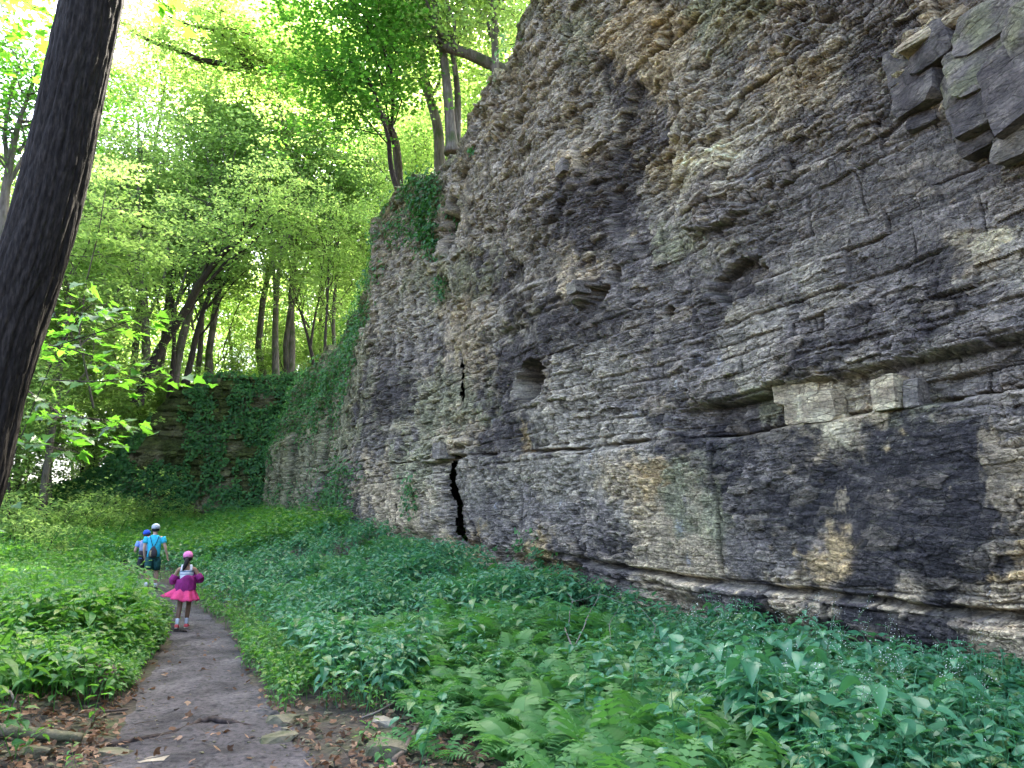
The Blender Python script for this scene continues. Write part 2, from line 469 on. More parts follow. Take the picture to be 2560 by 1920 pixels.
def spot(s, z, px, py, rx, ry, hard=1.0, wob=.25, seed=0):
    s0, z0 = wall_sz(px, py); s1, _ = wall_sz(px + rx, py); s2, _ = wall_sz(px - rx, py); _, z1 = wall_sz(px, py - ry)
    rs = abs(s1 - s2) / 2; rz = abs(z1 - z0)
    q = ((s - s0) / rs) ** 2 + ((z - z0) / rz) ** 2
    q = np.sqrt(q) + wob * pn2((s - s0) / rs * 2.2, (z - z0) / rz * 2.2, seed)
    return sm(-q, -1 - .35 / hard, -1 + .35 / hard)
def segm(s, z, p0, p1, w, tap=True):
    """distance band about a line given by two pixels, w in metres"""
    a = np.array(wall_sz(*p0)); b = np.array(wall_sz(*p1)); d = b - a; L2 = d @ d
    t = ((s - a[0]) * d[0] + (z - a[1]) * d[1]) / L2; tc = np.clip(t, 0, 1)
    dist = np.hypot(s - a[0] - tc * d[0], z - a[1] - tc * d[1]) + .03 * pn2(s * 3, z * 3, 5) * (w > .05)
    return np.exp(-(dist / w) ** 2)

def cliff_disp(s, z, px, py):
    """how far the rock stands out from the wall plane, and what the blocks look like"""
    rg = chart(px, py, ROUGH, int) / 9.0
    sw = s + .05 * fb2(s * 1.3, z * 1.3, 2, 21)
    zw = z + .12 * fb2(s * .16, z * .10, 2, 23) + .020 * pn2(s * .9, z * 1.2, 24) + .008 * pn2(s * 5, z * 4, 25)
    r1, t1, f1, dz1, ds1, q1, c1 = layer(sw, zw, ZB1, 2.6, 1)
    r2, t2, f2, dz2, ds2, q2, c2 = layer(sw + .03 * pn2(s * 5, z * 5, 26), zw + .025 * pn2(s * 1.6, z * 1.6, 27), ZB2, 2.9, 2)
    r3, t3, f3, dz3, ds3, q3, c3 = layer(sw + .02 * pn2(s * 9, z * 9, 28), zw + .05 * pn2(s * 2.0, z * 1.3, 67) + .02 * pn2(s * 6, z * 4, 29), ZB3, 3.0, 3)
    D = .20 * fb2(s * .16, z * .2, 3, 31) + .05 * fb2(s * .8, z * .9, 3, 34)
    A1 = .022 + .060 * rg
    D = D + (r1 - .5) * 2 * A1 + (t1 - .5) * (q1 - .35) * .13 * (.3 + rg)
    D = D - .05 * np.exp(-(dz1 / .02) ** 2) * sm(pn2(s * .8, z * 2, 94), -.3, .2) - .05 * np.exp(-(ds1 / .015) ** 2) * (q1 > .55)
    A2 = (.009 + .062 * rg ** 1.25) * (.45 + 1.1 * sm(fb2(s * .7, z * .8, 2, 37), -.4, .5))
    cv, cg, cs = chips(sw / .34 + .10 * pn2(s * 6, z * 9, 96), (zw + .05 * pn2(s * 2.2, z * 1.5, 97)) / .125, 61)
    cv2, cg2, cs2 = chips(sw / .13 + .1 * pn2(s * 12, z * 16, 98), (zw + .03 * pn2(s * 4, z * 3, 99)) / .052, 71)
    D = D + A2 * ((cv - .5) * 1.9 + cs * 1.3 * (hsh(cv, 3, 5) - .25)) - .3 * A2 * np.exp(-(cg / .10) ** 2)
    D = D + .45 * A2 * ((cv2 - .5) * 1.7 + cs2 * 1.2 * (hsh(cv2, 3, 6) - .25)) - .2 * A2 * np.exp(-(cg2 / .12) ** 2)
    lines = sm(fb2(s * 1.1, z * 1.4, 2, 95), -.35, .35)
    D = D + (r2 - .5) * .8 * A2 + (t2 - .55) * A2 * .8 * (q2 - .2)
    D = D - lines * (.002 + .034 * rg) * np.exp(-(dz2 / .010) ** 2) - .03 * rg * np.exp(-(ds2 / .008) ** 2) * (q2 > .6)
    A3 = .002 + .014 * rg ** 1.3
    D = D + (r3 - .5) * 2 * A3 - A3 * .8 * lines * np.exp(-(dz3 / .006) ** 2)
    rid = 1 - np.abs(fb2(s * 2.2, z * 3.2, 4, 41))
    D = D + .025 * (rid - .75) + .009 * fb2(s * 12, z * 14, 3, 45) + .016 * fb2(s * 4, z * 5, 2, 47)
    # --- the large things one can point at
    base = np.interp(s, *S_BASE)
    zA = np.interp(s, [3, 5, 9, 15, 22, 30], [2.86, 2.86, 2.84, 3.14, 3.4, 3.6]) + .03 * pn2(s * 1.4, s * 0, 51) + .05 * (hsh(np.floor(s * .7 + .3 * pn2(s * 3, z, 50)), 0, 6) - .5)
    # bedding-plane crack across the whole wall, deep overhung slot at the near end
    slot = sm(s, 9.4, 8.2) * sm(z, zA, zA + .03) * sm(-z, -(zA + .5), -(zA + .44))
    D = D - (.13 + .15 * sm(s, 6.2, 6.7)) * slot + .16 * sm(s, 9.6, 7.5) * sm(z, zA + .48, zA + .56) * sm(-z, -(zA + 1.5), -(zA + .6))
    D = D - .20 * np.exp(-((z - zA - .03) / (.028 + .02 * pn2(s * .9, s * 0, 59))) ** 2) * sm(s, 24, 20) * sm(pn2(s * .6, s * 0 + 7, 52), -.35, .15)
    D = D + .07 * sm(z, zA - .9, zA - .25) * sm(-z, -zA, -(zA - .05)) * sm(s, 22, 18)
    # lowest beds and the undercut at their foot
    zB = .76 + .04 * pn2(s * 1.2, s * 0 + 3, 53) + np.interp(s, [3, 9, 13, 18], [0, .1, .35, .8])
    D = D - .22 * np.exp(-((z - zB) / .05) ** 2) * sm(s, 14, 11)
    D = D + .10 * sm(-z, -zB, -(zB - .06)) * sm(s, 13, 10) * sm(pn2(s * .9, s * 0 + 1, 54), -.3, .1)
    D = D - .35 * sm(-z, -(base + .75), -(base + .35)) * sm(s, 3.5, 6) * sm(s, 22, 16) * sm(pn2(s * .6, z * .6, 55), -.45, .2)
    # vertical joints
    D = D - .10 * segm(s, z, (1138, 1150), (1142, 1345), .40) - .10 * segm(s, z, (1150, 905), (1155, 1000), .25)
    D = D + .28 * spot(s, z, 1105, 1125, 55, 32, 2) + .18 * spot(s, z, 1050, 1240, 75, 90, 1.5)
    D = D - .05 * segm(s, z, (1005, 1260), (1010, 1310), .2)
    # holes and alcoves
    D = D - .85 * spot(s, z, 1330, 952, 38, 52, 4.5, .14, 1)
    D = D - .50 * spot(s, z, 1512, 735, 17, 22, 2, .3, 2) + .30 * spot(s, z, 1480, 735, 28, 30, 2, .3, 3)
    D = D - .40 * spot(s, z, 1540, 690, 8, 26, 2) - .35 * spot(s, z, 1670, 780, 14, 14, 2)
    D = D - .22 * spot(s, z, 1600, 400, 85, 210, 2.0, .35, 4) + .10 * spot(s, z, 1735, 380, 70, 230, 1.6, .4, 5)
    D = D - .28 * spot(s, z, 1830, 700, 60, 50, 2.2, .3, 6)
    D = D + .22 * spot(s, z, 1790, 550, 60, 22, 2.2, .3, 7) + .2 * spot(s, z, 1430, 440, 28, 60, 2, .4, 8)
    D = D - .25 * spot(s, z, 1305, 290, 14, 12, 2) - .5 * spot(s, z, 1110, 560, 22, 60, 1.5, .5, 9) - .4 * spot(s, z, 1150, 440, 14, 18, 1.5)
    D = D + .14 * spot(s, z, 1330, 560, 70, 60, 1.0, .5, 10) + .12 * spot(s, z, 1330, 760, 130, 40, 1.2, .5, 11)
    D = D + .10 * spot(s, z, 1230, 800, 110, 40, 1.2, .5, 12)
    # the far end of the wall falls back
    D = D - .5 * sm(s, 24.0, 25.2) * sm(z, 7.5, 9.5) - .6 * sm(s, 37.8, 41) - .8 * sm(s, 39.5, 42)
    D = D + .35 * sm(s, 29, 30) * sm(-z, -7.2, -6.4) + .3 * sm(s, 33.6, 34) * sm(-z, -5.8, -5.2)
    return D, rg, (r1, c1, t1), (cv, (c2 + cv2) / 2, t2), (r3, c3)

pxs = np.concatenate([np.arange(668, 900, 2.2), np.arange(900, 2760, 2.6)])
sv = np.array([wall_sz(p, 1100)[0] for p in pxs])
sv = np.concatenate([sv, np.arange(sv[-1] - .05, -6, -.12), np.arange(-6, -24, -.8)])
NR, NX = 690, 34
Ttop = np.interp(sv, *S_TOP) + .25 * pn2(sv * .9, sv * 0, 61) + .18 * pn2(sv * 3.1, sv * 0, 62) + .12 * np.floor(3 * hsh(np.floor(sv * 1.9), 0, 63)) - .12
Tbase = np.interp(sv, *S_BASE) - .8
Yd = sv * WU.y + WD * WN.y
zvis = np.clip(EYE + 1400 / FOC * np.maximum(Yd, 5) + .9, 6, None)
zv = np.minimum(Ttop, zvis)
r = np.linspace(0, 1, NR)
Z = Tbase[None] + (zv - Tbase)[None] * r[:, None]
Zx = zv[None] + (Ttop - zv)[None] * np.linspace(.03, 1, NX)[:, None]
Z = np.concatenate([Z, Zx]); S = np.broadcast_to(sv[None], Z.shape).copy()
# chart position of every point of the wall plane
Pw = np.stack([S * WU.x + WD * WN.x, S * WU.y + WD * WN.y, Z - EYE], -1)
fy = Pw[..., 1] * math.cos(TILT) + Pw[..., 2] * math.sin(TILT)
fy = np.maximum(fy, 2.5)
CPX = 1280 + FOC * Pw[..., 0] / fy; CPY = 960 - FOC * (-Pw[..., 1] * math.sin(TILT) + Pw[..., 2] * math.cos(TILT)) / fy
D, rg, B1, B2, B3 = cliff_disp(S, Z, CPX, CPY)
edge = sm(Ttop[None] - Z, 0, .25)
P = np.stack([S * WU.x + (WD - D) * WN.x, S * WU.y + (WD - D) * WN.y, Z], -1)
# cap rows running back onto the plateau
NCAP = 14
capb = np.linspace(.04, 1.0, NCAP) ** 1.5 * 2.6
capD = D[-1][None] * 1.0 - capb[:, None]
capZ = Z[-1][None] + .12 * fb2(np.broadcast_to(sv[None], capD.shape) * 1.8, capb[:, None] * 2 + 0 * capD, 3, 66) * sm(capb, 0, .4)[:, None] + (.05 * capb[:, None])
cap = np.stack([sv[None] * WU.x + (WD - capD) * WN.x, sv[None] * WU.y + (WD - capD) * WN.y, capZ], -1)
# ---- wall tones: weights from the chart, broken up by noise
def ex(a): return np.concatenate([a, np.repeat(a[-1:], NCAP, 0)])
S2 = ex(S); Z2 = np.concatenate([Z, capZ]); D2 = np.concatenate([D, capD])
wx = 70 * fb2(S2 * .9, Z2 * .9, 3, 71) + 22 * pn2(S2 * 5, Z2 * 5, 72); wy = 60 * fb2(S2 * .9, Z2 * .9, 3, 73)
cpx, cpy = ex(CPX) + wx, ex(CPY) + wy
Wt = []
strk = fb2(S2 * 5.5, Z2 * .35, 3, 81)
for i, k in enumerate(KEY):
    w = chart(cpx, cpy, CH, lambda c: 1.0 if c == k else 0.0)
    nz = .40 * fb2(S2 * 1.6, Z2 * 2.0, 3, 90 + i * 5) + .55 * fb2(S2 * 5, Z2 * 6, 3, 91 + i * 5)
    if k in 'DMK': nz = nz + .3 * strk
    Wt.append(np.clip(w + nz * (.3 + w), 0, None) ** 2.4)
Wt = np.array(Wt); Wt /= Wt.sum(0) + 1e-6
palette = np.array([PAL[k] for k in KEY])
colr = np.tensordot(Wt, palette, (0, 0))
r1, c1, t1 = [ex(a) for a in B1]; r2, c2, t2 = [ex(a) for a in B2]; c2 = .5 * c2 + .5 * r2; r3, c3 = [ex(a) for a in B3]; rgx = ex(rg)
colr *= (.80 + .40 * c1)[..., None] * (.72 + .56 * c2)[..., None] * (.85 + .3 * c3)[..., None]
fresh = np.clip(sm(r2, .78, .9) * (.2 + .6 * rgx) + sm(c1, .93, .96) * .35, 0, 1)
colr = colr * (1 - fresh[..., None] * .45) + np.array((.34, .275, .175)) * fresh[..., None] * .45
# relief shading put into the colour: proud edges paler, hollows darker
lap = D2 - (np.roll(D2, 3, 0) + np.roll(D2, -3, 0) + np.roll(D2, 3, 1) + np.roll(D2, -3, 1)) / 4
relief = np.clip(lap / .03, -1, 1)
colr *= (1 + .50 * relief)[..., None]
ledge = np.clip((np.roll(D2, 3, 0) - D2) / .05, 0, 1) * sm(fb2(S2 * 2.5, Z2 * 3.5, 2, 207), -.3, .4)      # little upward-facing ledges coloured paler, in patches
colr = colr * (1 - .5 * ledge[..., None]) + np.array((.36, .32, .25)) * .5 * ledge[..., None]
patch_list = [(1000, 1065, 34, 16, 'C', .5), (1655, 1180, 38, 34, 'Y', .8), (1310, 1100, 14, 40, 'Y', .8), (1350, 930, 40, 26, 'T', .7), (2470, 600, 60, 28, 'C', 1), (2395, 590, 22, 10, 'C', .7),
  (2030, 1005, 110, 60, 'T', .8), (2030, 1010, 70, 42, 'C', 1), (2092, 1085, 40, 34, 'C', .8), (2340, 960, 110, 50, 'G', .6), (2210, 990, 40, 40, 'C', .9), (2085, 1075, 30, 26, 'C', .6), (2250, 60, 60, 16, 'C', .7), (1640, 1010, 30, 20, 'T', .6),
  (1700, 790, 30, 20, 'T', .6), (2035, 1400, 30, 22, 'Y', .7), (2095, 1250, 16, 26, 'T', .8), (1750, 1240, 16, 70, 'T', .6), (1580, 640, 60, 40, 'D', .8), (1500, 470, 80, 90, 'D', .8), (1390, 600, 60, 80, 'D', .7),
  (1390, 850, 150, 60, 'D', .9), (985, 1000, 55, 60, 'D', .9), (1240, 1120, 50, 45, 'D', .9), (2500, 1180, 40, 110, 'T', .9), (2120, 560, 120, 120, 'M', .7), (2330, 640, 70, 60, 'D', .7),
  (1690, 420, 30, 50, 'C', .8), (1720, 450, 40, 30, 'C', .7), (1595, 90, 40, 60, 'T', .8), (1640, 60, 30, 40, 'Y', .4), (2020, 210, 60, 30, 'T', .7), (2300, 1010, 40, 20, 'O', .7), (1330, 985, 30, 18, 'D', .6)]
for i, (x, y, rx, ry, k, a) in enumerate(patch_list):
    mk = spot(S2, Z2, x, y, rx, ry, 1.3, .8, i)[..., None] * a * (.75 + .5 * pn2(S2 * 7, Z2 * 11, 140 + i))[..., None].clip(0, 1.2)
    colr = colr * (1 - mk) + np.array(PAL[k]) * (.75 + .5 * c2)[..., None] * mk
for i, (x, y, rx, ry) in enumerate([(1452, 775, 7, 12), (1695, 960, 8, 14), (1545, 870, 7, 10), (1798, 905, 6, 14), (1745, 890, 10, 9), (1590, 1035, 6, 9), (1490, 1038, 6, 6), (1222, 1050, 8, 7), (1480, 1135, 6, 18), (1235, 1265, 5, 9), (1395, 1262, 5, 10), (1710, 1320, 12, 14), (1720, 1400, 9, 12), (1870, 440, 8, 14), (1700, 530, 12, 14), (1880, 170, 8, 16), (1915, 165, 7, 20), (1760, 590, 8, 12), (2480, 1490, 3, 30)]):
    mk = spot(S2, Z2, x, y, rx * .6, ry * .9, .5, 1.3, i + 50)[..., None] * .4
    colr = colr * (1 - mk) + np.array((.42, .44, .48)) * mk
spk = sm(pn2(S2 * 34, Z2 * 34, 201) + .3 * pn2(S2 * .8, Z2 * .8, 202), .80, .95)[..., None] * .5
colr = colr * (1 - spk) + np.array((.50, .47, .42)) * spk
# moss and soil along the top edge and the far end
mossy = (sm(Z2 - np.concatenate([Ttop[None] + 0 * Z, Ttop[None] + 0 * capZ]), -1.2, .05) * .55 + sm(S2, 25, 34) * .25) * sm(fb2(S2 * 1.2, Z2 * 1.6, 3, 205), -.35, .35)
colr = colr * (1 - mossy[..., None]) + np.array((.085, .095, .04)) * mossy[..., None]
colr = np.clip(colr, .008, .75)

def rock_mat(name):
    m, nt, N, L, P = newmat(name)
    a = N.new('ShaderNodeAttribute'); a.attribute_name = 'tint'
    co = coords(N)
    mp = N.new('ShaderNodeMapping'); mp.inputs['Scale'].default_value = (1, 1, 1.15); L.new(co, mp.inputs[0])
    n1 = noise_node(N, L, 26, 6, mp.outputs[0], .65); n2 = noise_node(N, L, 7, 5, mp.outputs[0], .6); n3 = noise_node(N, L, 70, 3, mp.outputs[0])
    r1 = ramp(N, [(.28, (.5, .49, .49)), (.5, (1, 1, 1)), (.74, (1.65, 1.6, 1.5))]); L.new(n1.outputs['Fac'], r1.inputs[0])
    r2 = ramp(N, [(.3, (.75, .74, .76)), (.7, (1.22, 1.2, 1.15))]); L.new(n2.outputs['Fac'], r2.inputs[0])
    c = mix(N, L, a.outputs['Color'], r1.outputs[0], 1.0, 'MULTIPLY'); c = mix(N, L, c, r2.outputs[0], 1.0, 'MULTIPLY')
    wr = N.new('ShaderNodeMapping'); wr.inputs['Rotation'].default_value = (0, 0, -math.atan2(WU.y, WU.x)); L.new(co, wr.inputs[0])
    wob = noise_node(N, L, 3.0, 3, co)
    sub = N.new('ShaderNodeVectorMath'); sub.operation = 'MULTIPLY_ADD'; L.new(wob.outputs['Color'], sub.inputs[0]); sub.inputs[1].default_value = (.10, .10, .06); L.new(wr.outputs[0], sub.inputs[2])
    hs = []
    for sc_, amp in (((6.0, 3.0, 15.0), .6), ((15.0, 7.0, 34.0), .4)):
        m2 = N.new('ShaderNodeMapping'); m2.inputs['Scale'].default_value = sc_; L.new(sub.outputs[0], m2.inputs[0])
        v = N.new('ShaderNodeTexVoronoi'); v.inputs['Scale'].default_value = 1.0; v.inputs['Randomness'].default_value = .9; L.new(m2.outputs[0], v.inputs['Vector'])
        ve = N.new('ShaderNodeTexVoronoi'); ve.feature = 'DISTANCE_TO_EDGE'; ve.inputs['Scale'].default_value = 1.0; ve.inputs['Randomness'].default_value = .9; L.new(m2.outputs[0], ve.inputs['Vector'])
        bw = N.new('ShaderNodeSeparateColor'); L.new(v.outputs['Color'], bw.inputs[0])
        ra = ramp(N, [(0, (.70, .69, .68)), (.55, (.98, .97, .97)), (1, (1.45, 1.42, 1.36))]); L.new(bw.outputs[0], ra.inputs[0])
        c = mix(N, L, c, ra.outputs[0], amp, 'MULTIPLY')
        ed = ramp(N, [(0, (.45, .43, .42)), (.07, (1, 1, 1))]); L.new(ve.outputs['Distance'], ed.inputs[0])
        brk = ramp(N, [(.42, (0, 0, 0)), (.6, (1, 1, 1))]); L.new(n2.outputs['Fac'], brk.inputs[0])
        c = mix(N, L, c, mix(N, L, c, ed.outputs[0], 1.0, 'MULTIPLY'), brk.outputs[0])
        sl = N.new('ShaderNodeMath'); sl.operation = 'MULTIPLY_ADD'; L.new(ed.outputs[0], sl.inputs[0]); sl.inputs[1].default_value = .5; L.new(bw.outputs[1], sl.inputs[2])
        hs.append((sl.outputs[0], amp))
    L.new(c, P.inputs['Base Color']); P.inputs['Roughness'].default_value = .88; P.inputs['Specular IOR Level'].default_value = .25
    b = bump(N, L, n1.outputs['Fac'], .7, .025); b = bump(N, L, n3.outputs['Fac'], .5, .01, b)
    b = bump(N, L, hs[0][0], .75, .035, b); b = bump(N, L, hs[1][0], .7, .016, b)
    L.new(b, P.inputs['Normal'])
    return m
M['rock'] = rock_mat('limestone_cliff')
PP = np.concatenate([P, cap])
# open crevices: where the joints gape the face is truly missing and the dark hollow behind shows
gap = np.zeros(PP.shape[:2], bool)
for p0, p1, hw in (((1140, 1152), (1143, 1340), .19), ((1151, 912), (1155, 992), .14), ((1007, 1262), (1010, 1308), .15)):
    q0 = np.array(wall_sz(*p0)); q1 = np.array(wall_sz(*p1)); dv = q1 - q0; tq = ((S2 - q0[0]) * dv[0] + (Z2 - q0[1]) * dv[1]) / (dv @ dv); tcl = np.clip(tq, 0, 1)
    dist = np.hypot(S2 - q0[0] - tcl * dv[0] + .10 * pn2(Z2 * 1.7, Z2 * 0, 211), Z2 - q0[1] - tcl * dv[1])
    gap |= dist < hw * (.9 + .5 * pn2(Z2 * 3.3, S2 * 2, 212))
FQ = gridfaces(*PP.shape[:2]); FQ = FQ[~gap.reshape(-1)[FQ].all(1)]
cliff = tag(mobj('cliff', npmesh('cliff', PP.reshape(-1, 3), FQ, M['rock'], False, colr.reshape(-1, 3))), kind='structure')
def cliff_pt(px, py, out=0.0):
    """a point on the built rock face"""
    s, z = wall_sz(px, py); x = np.array([[s]]); y = np.array([[z]])
    d = cliff_disp(x, y, np.array([[float(px)]]), np.array([[float(py)]]))[0][0, 0] + out
    return Vector((s * WU.x + (WD - d) * WN.x, s * WU.y + (WD - d) * WN.y, z))
# ------------------------------------------------------------------ loose pieces of the cliff that can be told apart
def rough_block(name, c, sx, sy, sz, mat, parent=None, rot=(0, 0, 0), seed=0, bev=.12, n=5, tone='GT', wear=.09, cuts=2):
    """a broken block: the hull of a jittered box with its corners struck off, faces slightly uneven"""
    r = np.random.default_rng(seed + 900); bm = bmesh.new()
    for ix in (-1, 1):
        for iy in (-1, 1):
            for iz in (-1, 1):
                q = np.array([ix, iy, iz]) * (.5 - bev * r.random(3) * .9)
                for k in range(3):
                    w = q.copy(); w[k] -= np.sign(w[k]) * bev * r.uniform(.2, 1.6)
                    bm.verts.new(tuple(w * np.array([sx, sy, sz]) * (1 + r.normal() * .03)))
    h = bmesh.ops.convex_hull(bm, input=bm.verts[:])
    bmesh.ops.delete(bm, geom=[v for v in bm.verts if not v.link_faces], context='VERTS')
    bmesh.ops.dissolve_limit(bm, angle_limit=R(9), verts=bm.verts[:], edges=bm.edges[:])
    bmesh.ops.triangulate(bm, faces=bm.faces[:])
    bmesh.ops.subdivide_edges(bm, edges=[e for e in bm.edges if e.calc_length() > .06], cuts=cuts, use_grid_fill=True)
    bmesh.ops.triangulate(bm, faces=bm.faces[:])
    o = r.random(3) * 40; m = min(sx, sy, sz)
    for v in bm.verts:
        p = v.co / max(m, .05); d = float(fb3(p.x * 1.1 + o[0], p.y * 1.1 + o[1], p.z * 1.6 + o[2], 3, seed % 7))
        v.co = v.co * (1 + wear * d)
    me = bpy.data.meshes.new(name); bm.to_mesh(me); bm.free(); me.materials.append(mat)
    if mat is M['rock']:
        n_ = len(me.vertices); co = np.zeros(n_ * 3, np.float32); me.vertices.foreach_get('co', co); co = co.reshape(-1, 3)
        at_ = me.attributes.new('tint', 'FLOAT_COLOR', 'POINT'); q = sm(fb3(co[:, 0] * 5 + o[0], co[:, 1] * 5, co[:, 2] * 6, 3, 5), -.3, .4)[:, None]
        c4 = np.ones((n_, 4), np.float32); c4[:, :3] = np.array(PAL[tone[0]]) * (1 - q) + np.array(PAL[tone[1]]) * q; at_.data.foreach_set('color', c4.ravel())
    ob = mobj(name, me, parent, c); ob.rotation_euler = rot
    return ob
wrot = math.atan2(WU.y, WU.x)
for i, (px, py, w, h, dep, mt, out) in enumerate([
        (2036, 1014, .58, .42, .42, 'stone_pale', -.13), (1968, 1024, .22, .36, .28, 'stone_pale', -.18), (1975, 966, .66, .46, .14, 'stone_pale', -.12), (2040, 940, .26, .4, .12, 'stone_pale', -.13), (2218, 984, .34, .40, .40, 'stone_pale', -.11),
        (2078, 1070, .24, .34, .14, 'stone_pale', -.13), (2275, 982, .18, .34, .34, 'stone', -.16),
        (1128, 1128, .50, .42, .45, 'stone', -.06), (1490, 728, .30, .24, .35, 'stone', -.04), (1432, 425, .34, .3, .35, 'stone', -.06)]):
    s_, z_ = wall_sz(px, py); dd = np.median([cliff_disp(np.array([[s_ + k]]), np.array([[z_ - .9]]), np.array([[float(px)]]), np.array([[py + 200.]]))[0][0, 0] for k in (-.4, -.2, 0, .2, .4)]) if i < 7 else cliff_pt(px, py).dot(-WN) + WD
    dd = dd + out
    p = Vector((s_ * WU.x + (WD - dd) * WN.x, s_ * WU.y + (WD - dd) * WN.y, z_))
    rough_block('rock_block', p, w, dep, h, M['rock'], cliff, (R(rng.uniform(-4, 4)), R(rng.uniform(-4, 4)), wrot + R(rng.uniform(-5, 5))), i + 3, .10, tone='TC' if mt == 'stone_pale' else 'MG', wear=.14, cuts=4)

# the fractured mass hanging out of the wall at the upper right
for i, (px, py, w, h, dep, out, tone) in enumerate([
        (2300, 215, .62, .62, .9, .12, 'DM'), (2345, 130, .55, .45, .9, .16, 'DM'), (2300, 300, .40, .30, .7, .05, 'DM'), (2265, 160, .34, .45, .7, .06, 'DM'), (2330, 88, .7, .16, .9, .20, 'TC'), (2270, 120, .4, .14, .7, .10, 'CT'),
        (2450, 150, .62, .66, 1.1, .26, 'MO'), (2480, 265, .66, .46, 1.1, .25, 'DM'), (2580, 200, .8, .9, 1.1, .32, 'DM'), (2460, 345, .42, .26, .9, .14, 'DM'), (2550, 350, .5, .30, .9, .20, 'MG'), (2490, 40, .9, .5, 1.1, .28, 'MO'), (2660, 320, .7, .5, 1.0, .3, 'DM'), (2400, 230, .3, .5, .9, .16, 'OM'), (2620, 60, .8, .6, 1.1, .35, 'MO')]):
    d_ = ray(px, py); t_ = (WD - out + .06) / d_.dot(WN); p = Vector((0, 0, EYE)) + d_ * t_ + WN * (dep * .32)
    rough_block('overhang_block', p, w, dep, h, M['rock'], cliff, (R(rng.uniform(-7, 7)), R(rng.uniform(4, 12)), wrot + R(rng.uniform(-10, 10))), 60 + i, .15, tone=tone, wear=.15, cuts=6)

# ------------------------------------------------------------------ mossy outcrop closing the far end
def outcrop():
    pts = np.array([(-24.5, 36.6), (-22.0, 37.6), (-19.8, 38.3), (-17.0, 39.2), (-14.2, 39.9), (-11.5, 40.4), (-9.0, 41.2)])
    L = np.concatenate([[0], np.cumsum(np.hypot(*np.diff(pts, axis=0).T))])
    n = 220; m = 150
    l = np.linspace(0, L[-1], n); x = np.interp(l, L, pts[:, 0]); y = np.interp(l, L, pts[:, 1])
    top = np.interp(x, [-24.5, -22.5, -20.5, -19, -17.5, -16.5, -12, -9], [3.0, 3.4, 4.4, 6.3, 9.0, 9.6, 9.7, 9.5]) + .6 * pn2(l * .45, l * 0, 3) + .12 * pn2(l * 2.2, l * 0, 4)
    base = terrain(x, y) - .6
    base = np.minimum(base, 2.0)
    t = np.linspace(0, 1, m)[:, None]
    z = base[None] + (top - base)[None] * t; ll = np.broadcast_to(l[None], z.shape)
    zb = beds(14, .3, .5)
    r1, t1, f1, d1, e1, q1, c1 = layer(ll + .1 * fb2(ll, z, 2, 1), z + .1 * fb2(ll * .3, z * .2, 2, 2), zb, 3, 11)
    d = .5 * fb2(ll * .25, z * .3, 3, 7) + (r1 - .5) * .35 - .08 * np.exp(-(d1 / .03) ** 2) + .10 * fb2(ll * 2, z * 3, 3, 8) + .25 - .5 * sm(z, top[None] - 1.2, top[None]) + .5 * sm(-z, -3.2, -1.8)
    dx = np.gradient(x); dy = np.gradient(y); k = np.hypot(dx, dy); nx, ny = dy / k, -dx / k
    X = x[None] + nx[None] * d; Y = y[None] + ny[None] * d
    capb = np.array([.3, .8, 1.6, 2.6])
    X = np.concatenate([X, (x - nx * capb[:, None]) + nx * d[-1]]); Y = np.concatenate([Y, (y - ny * capb[:, None]) + ny * d[-1]])
    z2 = np.concatenate([z, top[None] + .1 * capb[:, None] + .05 * pn2(l[None] * 1.5 + 0 * capb[:, None], capb[:, None] * 2 + 0 * l)])
    zc = np.concatenate([z, np.repeat(z[-1:], 4, 0)]); lc = np.concatenate([ll, np.repeat(ll[-1:], 4, 0)])
    mo = sm(fb2(lc * .5, zc * .6, 3, 31), -.8, .1)[..., None]
    c = np.array((.15, .135, .085)) * (1 - mo) + np.array((.06, .075, .022)) * mo
    c = c * (.7 + .6 * np.concatenate([c1, np.repeat(c1[-1:], 4, 0)]))[..., None]
    V = np.stack([X, Y, z2], -1)
    o = tag(mobj('rock_outcrop', npmesh('rock_outcrop', V.reshape(-1, 3), gridfaces(*V.shape[:2]), M['rock'], False, c.reshape(-1, 3))), kind='structure')
    return V, np.stack([nx, ny], -1)
OUT_V, OUT_N = outcrop()

# ------------------------------------------------------------------ leaves
def leaf_cloud(pos, size, nrm_up=1.0, shape='kite', r=None, normals=None, jitter=.7, droop=0.0):
    """one small bent blade per position -> V, Q, T arrays (each blade its own island)"""
    r = r or rng
    n = len(pos)
    sz = size * (.65 + .7 * r.random(n))[:, None]
    N_ = r.normal(size=(n, 3)) * jitter
    if normals is None: N_[:, 2] += nrm_up
    else: N_ += normals
    N_ /= np.linalg.norm(N_, axis=1)[:, None]
    d = r.normal(size=(n, 3)); d[:, 2] -= droop
    d -= N_ * (d * N_).sum(1)[:, None]; d /= np.linalg.norm(d, axis=1)[:, None] + 1e-9
    b = np.cross(N_, d)
    if shape == 'kite':
        tmpl = [(-.5, 0, 0), (-.05, .33, .07), (.5, 0, -.04), (-.05, -.33, .07)]
        T = [(0, 1, 2), (0, 2, 3)]
    elif shape == 'maple':
        tmpl = [(-.45, 0, 0), (-.30, .34, .02), (-.02, .52, .0), (.08, .22, .05), (.55, 0, -.05), (.08, -.22, .05), (-.02, -.52, 0), (-.30, -.34, .02)]
        T = [(0, 1, 3), (1, 2, 3), (0, 3, 4), (0, 4, 5), (0, 5, 7), (7, 5, 6)]
    k = len(tmpl); V = np.zeros((n, k, 3))
    for i, (a, c, e) in enumerate(tmpl):
        V[:, i] = pos + sz * (a * d + c * b + e * N_)
    F = (np.arange(n)[:, None, None] * k + np.array(T)[None]).reshape(-1, 3)
    return V.reshape(-1, 3), F
